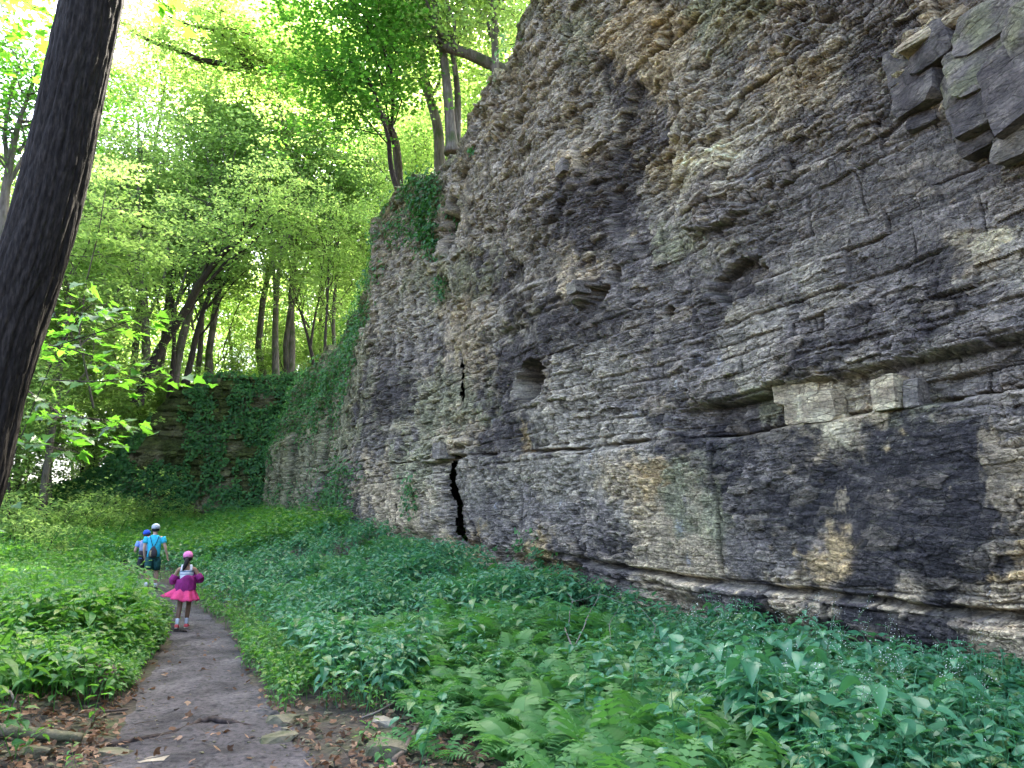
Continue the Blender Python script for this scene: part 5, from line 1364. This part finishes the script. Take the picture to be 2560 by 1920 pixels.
stick('fallen_stick', 'dark brown stick slanting among the ferns at lower centre', 'stick', [(1225, 1845, .05), (1260, 1815, .08), (1295, 1795, .1)], .017, .012, 'deadwood')
stick('fallen_stick', 'short curved stick just below the oblong stone', 'stick', [(1235, 1780, .1), (1260, 1776, .14), (1285, 1770, .14)], .012, .009, 'twig')
stick('fallen_stick', 'bent twig lying on the path bottom left', 'stick', [(210, 1912, .02), (215, 1890, .03), (240, 1878, .03), (255, 1870, .02)], .010, .006, 'deadwood')
stick('fallen_stick', 'black stick lying across the path below the girl', 'stick', [(435, 1580, .02), (450, 1580, .025), (465, 1582, .02)], .016, .012, 'bark_dark')
stick('fallen_stick', 'dark straight stick on the path above the root', 'stick', [(500, 1797, .02), (525, 1797, .02), (545, 1796, .02)], .013, .011, 'bark_dark')
stick('fallen_stick', 'dark stick in the middle of the path', 'stick', [(436, 1782, .02), (450, 1778, .02), (468, 1775, .02)], .012, .009, 'bark_dark')
stick('fallen_stick', 'dark stick at the left edge of the path', 'stick', [(245, 1788, .03), (275, 1788, .03), (320, 1783, .03)], .014, .010, 'deadwood')
stick('fallen_branch', 'pale bent branch stub at the left edge of the picture', 'branch', [(-30, 1730, .12), (0, 1750, .12), (25, 1765, .10), (38, 1775, .06)], .014, .009, 'twig')
stick('fallen_log', 'mossy rotting log in the lower left corner', 'log', [(-80, 1846, .06), (30, 1848, .06), (110, 1855, .05), (200, 1858, .03)], .055, .035, 'stone_moss', wob=.3)
# brown bracken clump beside the path
def dry_clump():
    x, y = at_ground(240, 1745); r = np.random.default_rng(3); z = tz(x, y); mb = MB(); tips = []
    for i in range(12):
        e = np.array([r.normal() * .10, r.normal() * .10, r.uniform(.1, .3)]); b = crv((0, 0, -.03), e, 4, .3, r); mb.tube(b, [.006, .005, .004, .002], 4, False); tips += [b[2], b[3]]
    o = empty('dead_plant', (x, y, z)); tag(o, 'withered brown plant clump at the left edge of the path', 'plant')
    mobj('stem', mb.mesh('stem', M['deadwood']), o)['kind'] = 'stuff'
    mobj('foliage', leaf_mesh('foliage', sprays(tips, 2, 5, .05, .5, r), .06, M['deadwood'], shape='maple', jitter=.8), o)
dry_clump()
# log half hidden on the slope
x, y = at_ground(650, 1385)
rough = rough_block('tree_stump', (x, y, tz(x, y) + .45), .42, .42, .9, M['deadwood'], None, (0, 0, .4), 31, .4); tag(rough, 'weathered stump standing in the nettles below the cliff', 'stump')
# ------------------------------------------------------------------ the three walkers
SKIN_T = simple_mat('tan_skin', (.20, .105, .065), (.25, .135, .085), 30, .5, .03)
SKIN_L = simple_mat('fair_skin', (.42, .25, .18), (.48, .29, .21), 30, .5, .03)
def cloth(name, c, var=.18): return simple_mat(name, tuple(v * (1 - var) for v in c), tuple(min(1, v * (1 + var)) for v in c), 22, .8, .15, .004)
C = {'pink': cloth('pink_cap_cloth', (.62, .17, .36)), 'magenta': cloth('magenta_jacket_cloth', (.20, .012, .11)), 'skirt': cloth('hot_pink_skirt_cloth', (.62, .05, .16)), 'white': cloth('white_top_cloth', (.55, .53, .56)),
     'stripe': cloth('blue_grey_stripe', (.16, .22, .30)), 'sock': cloth('white_sock', (.65, .66, .72)), 'shoe_pink': cloth('coral_shoe', (.75, .12, .14)), 'black': cloth('black_cloth', (.018, .018, .022)), 'hair': cloth('black_hair', (.012, .009, .009)),
     'turq': cloth('turquoise_shirt_cloth', (.03, .40, .55)), 'green': cloth('dark_green_shorts_cloth', (.012, .065, .06)), 'grey': cloth('pale_grey_cap_cloth', (.38, .40, .44)), 'blue': cloth('royal_blue_cap_cloth', (.02, .07, .42)),
     'lblue': cloth('light_blue_shirt_cloth', (.17, .27, .60)), 'lav': cloth('lavender_grey_cloth', (.25, .26, .40)), 'shoe': cloth('dark_shoe', (.05, .045, .045)), 'shoe_w': cloth('pale_shoe', (.5, .48, .46)), 'bag': cloth('black_bag_cloth', (.03, .025, .03)), 'khaki': cloth('khaki_bag_panel', (.28, .23, .13)), 'brown': cloth('brown_hair', (.05, .028, .016))}
def skin_body(edges, rad, root_i, mat, verts):
    me = bpy.data.meshes.new('body'); me.from_pydata(verts, edges, []); o = bpy.data.objects.new('tmp', me); COL.objects.link(o)
    md = o.modifiers.new('s', 'SKIN'); md.use_smooth_shade = True
    for i, rr in enumerate(rad):
        d = me.skin_vertices[0].data[i]; d.radius = rr if isinstance(rr, tuple) else (rr, rr); d.use_root = (i == root_i)
    o.modifiers.new('d', 'SUBSURF').levels = 2
    dg = bpy.context.evaluated_depsgraph_get(); em = bpy.data.meshes.new_from_object(o.evaluated_get(dg))
    bpy.data.objects.remove(o); em.materials.clear(); em.materials.append(mat); em.name = 'body'
    return em
def person(loc, heading, h, J, skin, label):
    """J: joints in units of standing height, x right, y forward (walking direction), z up"""
    root = empty('person', loc, heading); tag(root, label, 'person')
    names = list(J); P_ = [tuple(np.array(J[n]) * h) for n in names]; ix = {n: i for i, n in enumerate(names)}
    E_ = [('pelvis', 'waist'), ('waist', 'chest'), ('chest', 'neck0'), ('neck0', 'neck1'), ('neck1', 'headc'), ('headc', 'headt')]
    for s in 'lr':
        E_ += [('chest', s + 'sh'), (s + 'sh', s + 'el'), (s + 'el', s + 'wr'), (s + 'wr', s + 'palm'), ('pelvis', s + 'hip'), (s + 'hip', s + 'kn'), (s + 'kn', s + 'calf'), (s + 'calf', s + 'an'), (s + 'an', s + 'heel'), (s + 'an', s + 'toe')]
    RD = {'pelvis': (.075, .058), 'waist': (.064, .048), 'chest': (.078, .055), 'neck0': .032, 'neck1': .030, 'headc': (.052, .060), 'headt': (.040, .046)}
    for s in 'lr': RD.update({s + 'sh': .032, s + 'el': .023, s + 'wr': .015, s + 'palm': (.014, .020), s + 'hip': .050, s + 'kn': .033, s + 'calf': .033, s + 'an': .020, s + 'heel': .020, s + 'toe': .019})
    em = skin_body([(ix[a], ix[b]) for a, b in E_], [tuple(np.array(RD[n]) * h) if isinstance(RD[n], tuple) else RD[n] * h for n in names], ix['pelvis'], skin, P_)
    bo = mobj('body', em, root)
    # hands and face joined into one skin mesh
    mb = MB(); r = np.random.default_rng(3)
    for s, sg in (('l', -1), ('r', 1)):
        w = np.array(J[s + 'wr']) * h; p = np.array(J[s + 'palm']) * h; d = (p - w); d /= np.linalg.norm(d)
        side = np.cross(d, (1, 0, 0)); side /= np.linalg.norm(side) + 1e-9
        curl = np.cross(d, side) * -sg
        for k, (o_, ln) in enumerate([(-.012, .036), (-.004, .043), (.004, .040), (.012, .031)]):
            b = p + side * o_ * h; q = b + d * ln * .45 * h; e = q + (d * .75 + curl * .5) * ln * .35 * h; f_ = e + (d * .4 + curl * .8) * ln * .3 * h
            mb.tube([b - d * .01 * h, q, e, f_], np.array([.0062, .0058, .005, .0038]) * h, 6)
        b = w + d * .012 * h - side * .012 * h; mb.tube([b, b + (d * .5 - side * .7) * .022 * h, b + (d * .9 - side * .6) * .04 * h], np.array([.0075, .0068, .005]) * h, 6)
    hc = np.array(J['headc']) * h; hf = np.array([math.sin(J.get('_t', 0)), math.cos(J.get('_t', 0)), 0])
    for sg in (-1, 1):
        mb.loft([ring(hc + np.array([sg * (.050 + .006 * t) * h, 0, 0]), w * h, w * 1.5 * h, 10, (0, 1, 0), (0, 0, 1)) for t, w in ((0, .012), (1, .014), (1.6, .009))])
        mb.loft([ring(hc + np.array([sg * .021 * h, (.060 + .004 * t) * h, .006 * h]), w * h, w * h, 8, (1, 0, 0), (0, 0, 1)) for t, w in ((-1, .009), (0, .008), (.6, .003))])
    mb.tube([hc + np.array([0, .060, .004]) * h, hc + np.array([0, .070, -.012]) * h, hc + np.array([0, .062, -.02]) * h], np.array([.006, .010, .005]) * h, 7)
    mb.tube([hc + np.array([-.018, .056, -.034]) * h, hc + np.array([0, .063, -.034]) * h, hc + np.array([.018, .056, -.034]) * h], np.array([.003, .006, .003]) * h, 6)
    hm = mb.mesh('face', skin)
    bm = bmesh.new(); bm.from_mesh(em); bm.from_mesh(hm); bm.to_mesh(em); bm.free()
    return root, {n: np.array(J[n]) * h for n in names if n[0] != '_'}
def part(name, mb, mat, root, label=None):
    o = mobj(name, mb.mesh(name, mat), root)
    if label: o['label'] = label
    return o
def cap_mesh(c, h, mat, root, brimdir=(0, 1, 0)):
    mb = MB(); c = np.asarray(c); k = 18
    mb.loft([ring(c + np.array([0, 0, z * h]), rx * h, ry * h, k) for z, rx, ry in ((-.012, .061, .069), (.012, .063, .071), (.035, .058, .066), (.055, .044, .050), (.066, .022, .026), (.069, .004, .004))])
    cp = part('cap', mb, mat, root)
    b = MB(); f_ = np.array(brimdir)
    b.loft([ring(c + f_ * (.055 + t * .06) * h + np.array([0, 0, -.004 - .012 * t]) * h, w * h, .004 * h, 12, (1, 0, 0), (0, 0, 1)) for t, w in ((0, .055), (.35, .052), (.7, .04), (1, .018))])
    bo = mobj('brim', b.mesh('brim', mat), cp)
    q = MB(); q.loft([ring(c + np.array([0, 0, (.069 + t * .004)]) * h, w * h, w * h, 8) for t, w in ((0, .006), (1, .004))]); mobj('button', q.mesh('button', mat), cp)
    return cp
def limb_sleeve(mb, a, b, ra, rb, k=12, n=4, flare=0):
    a = np.asarray(a); b = np.asarray(b); d = b - a; d = d / np.linalg.norm(d); x = np.cross(d, (0, 1, .1)); x /= np.linalg.norm(x); y = np.cross(d, x)
    mb.loft([ring(a + (b - a) * t, (ra + (rb - ra) * t), (ra + (rb - ra) * t), k, x, y) for t in np.linspace(0, 1, n)])
def shoe(J, s, h, mat, root, sock=None, sockh=.05):
    an, he, to = J[s + 'an'], J[s + 'heel'], J[s + 'toe']; d = to - he; L_ = np.linalg.norm(d); d /= L_; sd = np.cross(d, (0, 0, 1)); sd /= np.linalg.norm(sd); up = np.cross(sd, d)
    mb = MB(); mb.loft([ring(he + d * t * L_ + up * (oz) * h, w * h, hh * h, 12, sd, up, 2.6) for t, w, hh, oz in ((-.24, .014, .014, .0), (-.15, .024, .024, .004), (.2, .026, .026, .006), (.6, .029, .020, .0), (.95, .027, .015, -.004), (1.15, .014, .010, -.006))])
    so = part('shoe', mb, mat, root)
    sl = MB(); sl.loft([ring(he + d * t * L_ - up * .020 * h, w * h, .006 * h, 12, sd, up) for t, w in ((-.25, .016), (-.1, .026), (.6, .030), (1.0, .027), (1.18, .012))]); mobj('sole', sl.mesh('sole', C['shoe_w'] if mat is not C['shoe_w'] else C['shoe']), so)
    if sock is not None:
        q = MB(); ca = J[s + 'calf']; limb_sleeve(q, an + (he - an) * .4, an + (ca - an) * (sockh / .14), .024 * h, .025 * h); part('sock', q, sock, root)

# --- girl in the pink skirt
gx_, gy_ = at_ground(456, 1574)
GJ = {'pelvis': (0, 0, .50), 'waist': (0, 0, .60), 'chest': (0, -.005, .715), 'neck0': (.0, 0, .80), 'neck1': (0, .005, .835), 'headc': (0, .012, .905), 'headt': (0, .008, .955),
      'lsh': (-.098, -.005, .765), 'lel': (-.165, -.01, .615), 'lwr': (-.085, .12, .60), 'lpalm': (-.055, .145, .60), 'rsh': (.098, -.005, .765), 'rel': (.175, -.01, .63), 'rwr': (.09, .12, .60), 'rpalm': (.06, .145, .60),
      'lhip': (-.05, 0, .475), 'lkn': (-.052, -.01, .275), 'lcalf': (-.056, -.04, .19), 'lan': (-.060, -.07, .065), 'lheel': (-.062, -.095, .035), 'ltoe': (-.068, .01, .018),
      'rhip': (.05, 0, .475), 'rkn': (.045, .07, .285), 'rcalf': (.035, .075, .19), 'ran': (.030, .085, .055), 'rheel': (.030, .065, .022), 'rtoe': (.032, .165, .020)}
HG = 1.20
root, J = person((gx_, gy_, tz(gx_, gy_) + .02), R(14), HG, GJ, SKIN_T, 'girl in pink cap and ruffled hot-pink skirt walking away along the path')
cap_mesh(J['headc'] + np.array([0, -.004, .022]), HG, C['pink'], root)
mb = MB(); hc = J['headc']  # hair under the cap, and the ponytail
mb.loft([ring(hc + np.array([0, -.006, z]) * HG, rx * HG, ry * HG, 14) for z, rx, ry in ((.012, .059, .064), (-.012, .058, .062), (-.035, .046, .050), (-.048, .028, .030))])
hair = part('hair', mb, C['hair'], root)
mb = MB(); t = np.linspace(0, 1, 10)
pt = np.stack([.012 * np.sin(t * 4) - .03 * t, -.066 - .035 * np.sin(t * 2.6), .012 - .175 * t], -1) * HG + hc
mb.tube(pt, np.interp(t, [0, .12, .4, .8, 1], [.014, .026, .030, .024, .008]) * HG, 9); mobj('ponytail', mb.mesh('ponytail', C['hair']), hair)
mb = MB(); mb.loft([ring((0, -.002 * HG, z * HG), rx * HG, ry * HG, 18) for z, rx, ry in ((.52, .086, .070), (.58, .075, .060), (.64, .079, .062), (.70, .088, .066), (.745, .084, .062))])
for sx in (-1, 1): limb_sleeve(mb, np.array([sx * .058, -.045, .735]) * HG, np.array([sx * .052, -.01, .812]) * HG, .020 * HG, .018 * HG, 8)
top = part('tank_top', mb, C['white'], root)
for z0, z1 in ((.722, .738), (.690, .698)):
    q = MB(); q.loft([ring((0, -.002 * HG, z * HG), .0905 * HG, .0685 * HG, 18) for z in (z0, z1)], False); mobj('stripe', q.mesh('stripe', C['stripe']), top)
# jacket slipped off the shoulders, wrapped round the waist and the bent arms
mb = MB(); k = 40; a = np.arange(k) * 2 * np.pi / k
rings = []
for z, r0, dz in ((.470, .118, .02), (.52, .120, .02), (.57, .120, .02), (.62, .118, .025), (.66, .112, .03), (.675, .098, .03)):
    rr = r0 * (1 + .06 * np.sin(a * 5 + z * 40) + .03 * np.sin(a * 11 + 2))
    rings.append(np.stack([rr * 1.06 * np.cos(a), rr * .86 * np.sin(a) - .01, z + dz * np.sin(a * 3 + z * 9) * .6 + .03 * np.cos(a - .4)], -1) * HG)
mb.loft(rings, False)
for s, sg in (('l', -1), ('r', 1)):
    limb_sleeve(mb, J[s + 'sh'] * .42 + J[s + 'el'] * .58, J[s + 'el'] + np.array([sg * .008, -.004, -.012]) * HG, .046 * HG, .050 * HG, 14); limb_sleeve(mb, J[s + 'el'] + np.array([sg * .006, -.006, -.006]) * HG, J[s + 'el'] * .2 + J[s + 'wr'] * .8, .050 * HG, .036 * HG, 14)
part('jacket', mb, C['magenta'], root)
mb = MB(); k = 72; a = np.arange(k) * 2 * np.pi / k; rings = []
for t in np.linspace(0, 1, 9):
    fl = .085 + .115 * t ** .9; ruf = 1 + (.02 + .10 * t) * np.sin(a * 9 + 1.5 * np.sin(a * 2)) + .04 * t * np.sin(a * 21)
    off = np.where(np.cos(a) < 0, 1 + .48 * t * np.abs(np.cos(a)) ** 1.5, 1 - .12 * t)
    lift = .06 * t * np.clip(-np.cos(a), 0, 1)
    rings.append(np.stack([fl * ruf * off * np.cos(a) * .92, fl * ruf * .85 * np.sin(a), .545 - .195 * t + lift + .008 * t * np.sin(a * 9)], -1) * HG)
mb.loft(rings, False)
sk = part('skirt', mb, C['skirt'], root)
md = sk.modifiers.new('cloth_thickness', 'SOLIDIFY'); md.thickness = .006
mb = MB(); mb.loft([ring((0, 0, z * HG), rx * HG, ry * HG, 14) for z, rx, ry in ((.44, .085, .07), (.50, .088, .073), (.53, .084, .07))])
for s in 'lr': limb_sleeve(mb, J[s + 'hip'], J[s + 'hip'] * .55 + J[s + 'kn'] * .45, .056 * HG, .050 * HG)
part('shorts', mb, C['black'], root)
shoe(J, 'l', HG, C['shoe_pink'], root, C['sock'], .075); shoe(J, 'r', HG, C['shoe_pink'], root, C['sock'], .075)

# --- tall boy in the turquoise shirt
tx_, ty_ = at_ground(376, 1478)
TJ = {'pelvis': (0, 0, .515), 'waist': (0, 0, .60), 'chest': (0, .0, .73), 'neck0': (0, 0, .82), 'neck1': (0, .01, .858), 'headc': (0, .018, .918), 'headt': (0, .014, .962),
      'lsh': (-.112, 0, .79), 'lel': (-.135, -.03, .63), 'lwr': (-.125, .04, .50), 'lpalm': (-.12, .06, .468), 'rsh': (.112, 0, .79), 'rel': (.16, -.02, .635), 'rwr': (.195, .03, .495), 'rpalm': (.20, .045, .462),
      'lhip': (-.052, 0, .49), 'lkn': (-.055, -.01, .29), 'lcalf': (-.058, -.05, .20), 'lan': (-.060, -.10, .075), 'lheel': (-.060, -.125, .04), 'ltoe': (-.066, -.02, .018),
      'rhip': (.052, 0, .49), 'rkn': (.055, .06, .285), 'rcalf': (.055, .07, .19), 'ran': (.055, .085, .05), 'rheel': (.055, .065, .022), 'rtoe': (.06, .165, .02)}
HT = 1.60
root, J = person((tx_, ty_, tz(tx_, ty_) + .02), R(20), HT, TJ, SKIN_L, 'tall boy in turquoise shirt and grey cap walking at the front')
def shirt(J, h, mat, root, hem=.50, sl=.55):
    mb = MB(); mb.loft([ring((0, .0, z * h), rx * h, ry * h, 20, p=2.4) for z, rx, ry in ((hem, .094, .074), (.56, .088, .068), (.65, .095, .068), (.73, .106, .070), (.785, .108, .060), (.812, .070, .046), (.83, .036, .036))])
    for s in 'lr': limb_sleeve(mb, J[s + 'sh'] + np.array([0, 0, .006]) * h, J[s + 'sh'] * (1 - sl) + J[s + 'el'] * sl, .040 * h, .041 * h, 14)
    return part('shirt', mb, mat, root)
def shorts(J, h, mat, root):
    mb = MB(); mb.loft([ring((0, 0, z * h), rx * h, ry * h, 16) for z, rx, ry in ((.45, .092, .076), (.50, .094, .078), (.545, .086, .070))])
    for s in 'lr': limb_sleeve(mb, J[s + 'hip'] + np.array([0, 0, .0]), J[s + 'hip'] * .12 + J[s + 'kn'] * .88, .058 * h, .060 * h, 14)
    return part('shorts', mb, mat, root)
shirt(J, HT, C['turq'], root); shorts(J, HT, C['green'], root)
cap_mesh(J['headc'] + np.array([0, -.003, .024]), HT, C['grey'], root)
mb = MB(); mb.loft([ring(J['headc'] + np.array([0, -.006, z]) * HT, rx * HT, ry * HT, 14) for z, rx, ry in ((.015, .057, .063), (-.010, .057, .062), (-.030, .048, .054), (-.040, .036, .040))]); part('hair', mb, C['hair'], root)
shoe(J, 'l', HT, C['shoe'], root, C['sock'], .05); shoe(J, 'r', HT, C['shoe'], root, C['sock'], .05)
THEAD = R(20); TLOC = Vector((tx_, ty_, tz(tx_, ty_) + .02))
# --- smaller boy
bx_, by_ = at_ground(343, 1474)
BJ = dict(TJ); BJ['lpalm'] = (-.16, .12, .60); BJ['lwr'] = (-.17, .09, .60); BJ['lel'] = (-.165, -.02, .64)
HB = 1.42
root2, J2 = person((bx_ - .05, by_ + .35, tz(bx_, by_) + .02), R(20), HB, BJ, SKIN_L, 'smaller boy in blue cap and light blue shirt beside the tall boy')
shirt(J2, HB, C['lblue'], root2); shorts(J2, HB, C['black'], root2)
cap_mesh(J2['headc'] + np.array([0, -.003, .024]), HB, C['blue'], root2)
mb = MB(); mb.loft([ring(J2['headc'] + np.array([0, -.006, z]) * HB, rx * HB, ry * HB, 14) for z, rx, ry in ((.015, .057, .063), (-.010, .057, .062), (-.030, .048, .054), (-.040, .036, .040))]); part('hair', mb, C['brown'], root2)
shoe(J2, 'l', HB, C['shoe'], root2, C['sock'], .05); shoe(J2, 'r', HB, C['shoe'], root2, C['sock'], .05)
# --- bags
b = empty('drawstring_bag', TLOC, THEAD); tag(b, 'dark drawstring bag hanging low on the back of the boy in turquoise', 'bag')
mb = MB(); c = np.array([-.0, -.105, .575]) * HT
mb.loft([ring(c + np.array([0, oy, z]) * HT, rx * HT, ry * HT, 18, p=2.6) for z, rx, ry, oy in ((-.085, .030, .016, .0), (-.078, .052, .030, -.004), (-.045, .062, .040, -.008), (.0, .060, .038, -.006), (.035, .046, .028, 0), (.065, .026, .016, .006), (.085, .014, .010, .012))])
mobj('sack', mb.mesh('sack', C['bag']), b)
mb = MB(); mb.loft([ring(c + np.array([-.030, -.030 + .0 * z, z]) * HT, .016 * HT, .018 * HT, 12) for z in (-.065, -.03, .0, .02)]); mobj('side_panel', mb.mesh('side_panel', C['khaki']), b)
for sg in (-1, 1):
    mb = MB(); mb.tube([c + np.array([sg * .01, .012, .08]) * HT, np.array([sg * .035, -.073, .72]) * HT, np.array([sg * .058, -.062, .79]) * HT, np.array([sg * .062, -.01, .822]) * HT, np.array([sg * .07, .05, .79]) * HT], .0042 * HT, 6); mobj('cord', mb.mesh('cord', C['black']), b)
BLOC = Vector((bx_ - .05, by_ + .35, tz(bx_, by_) + .02))
b = empty('backpack', BLOC, THEAD); tag(b, 'grey and black backpack on the back of the smaller boy', 'backpack')
c = np.array([0, -.115, .655]) * HB
def bagbox(z0, z1, rx, ry, n=6):
    return [ring(c + np.array([0, 0, z]) * HB, rx * HB * q, ry * HB * q, 20, p=4) for z, q in [(z0, .85), (z0 + .012, 1)] + [(z0 + .012 + (z1 - z0 - .024) * i / (n - 1), 1) for i in range(1, n)] + [(z1, .8)]]
mb = MB(); mb.loft(bagbox(-.02, .13, .085, .042)); mobj('upper_panel', mb.mesh('upper_panel', C['lav']), b)
mb = MB(); mb.loft(bagbox(-.135, -.016, .092, .052)); mobj('lower_pocket', mb.mesh('lower_pocket', C['bag']), b)
for sg in (-1, 1):
    mb = MB(); mb.tube([c + np.array([sg * .06, .03, .12]) * HB, np.array([sg * .068, -.03, .815]) * HB, np.array([sg * .07, .05, .79]) * HB, np.array([sg * .085, .075, .70]) * HB, np.array([sg * .10, .03, .60]) * HB], .011 * HB, 6); mobj('strap', mb.mesh('strap', C['lav']), b)
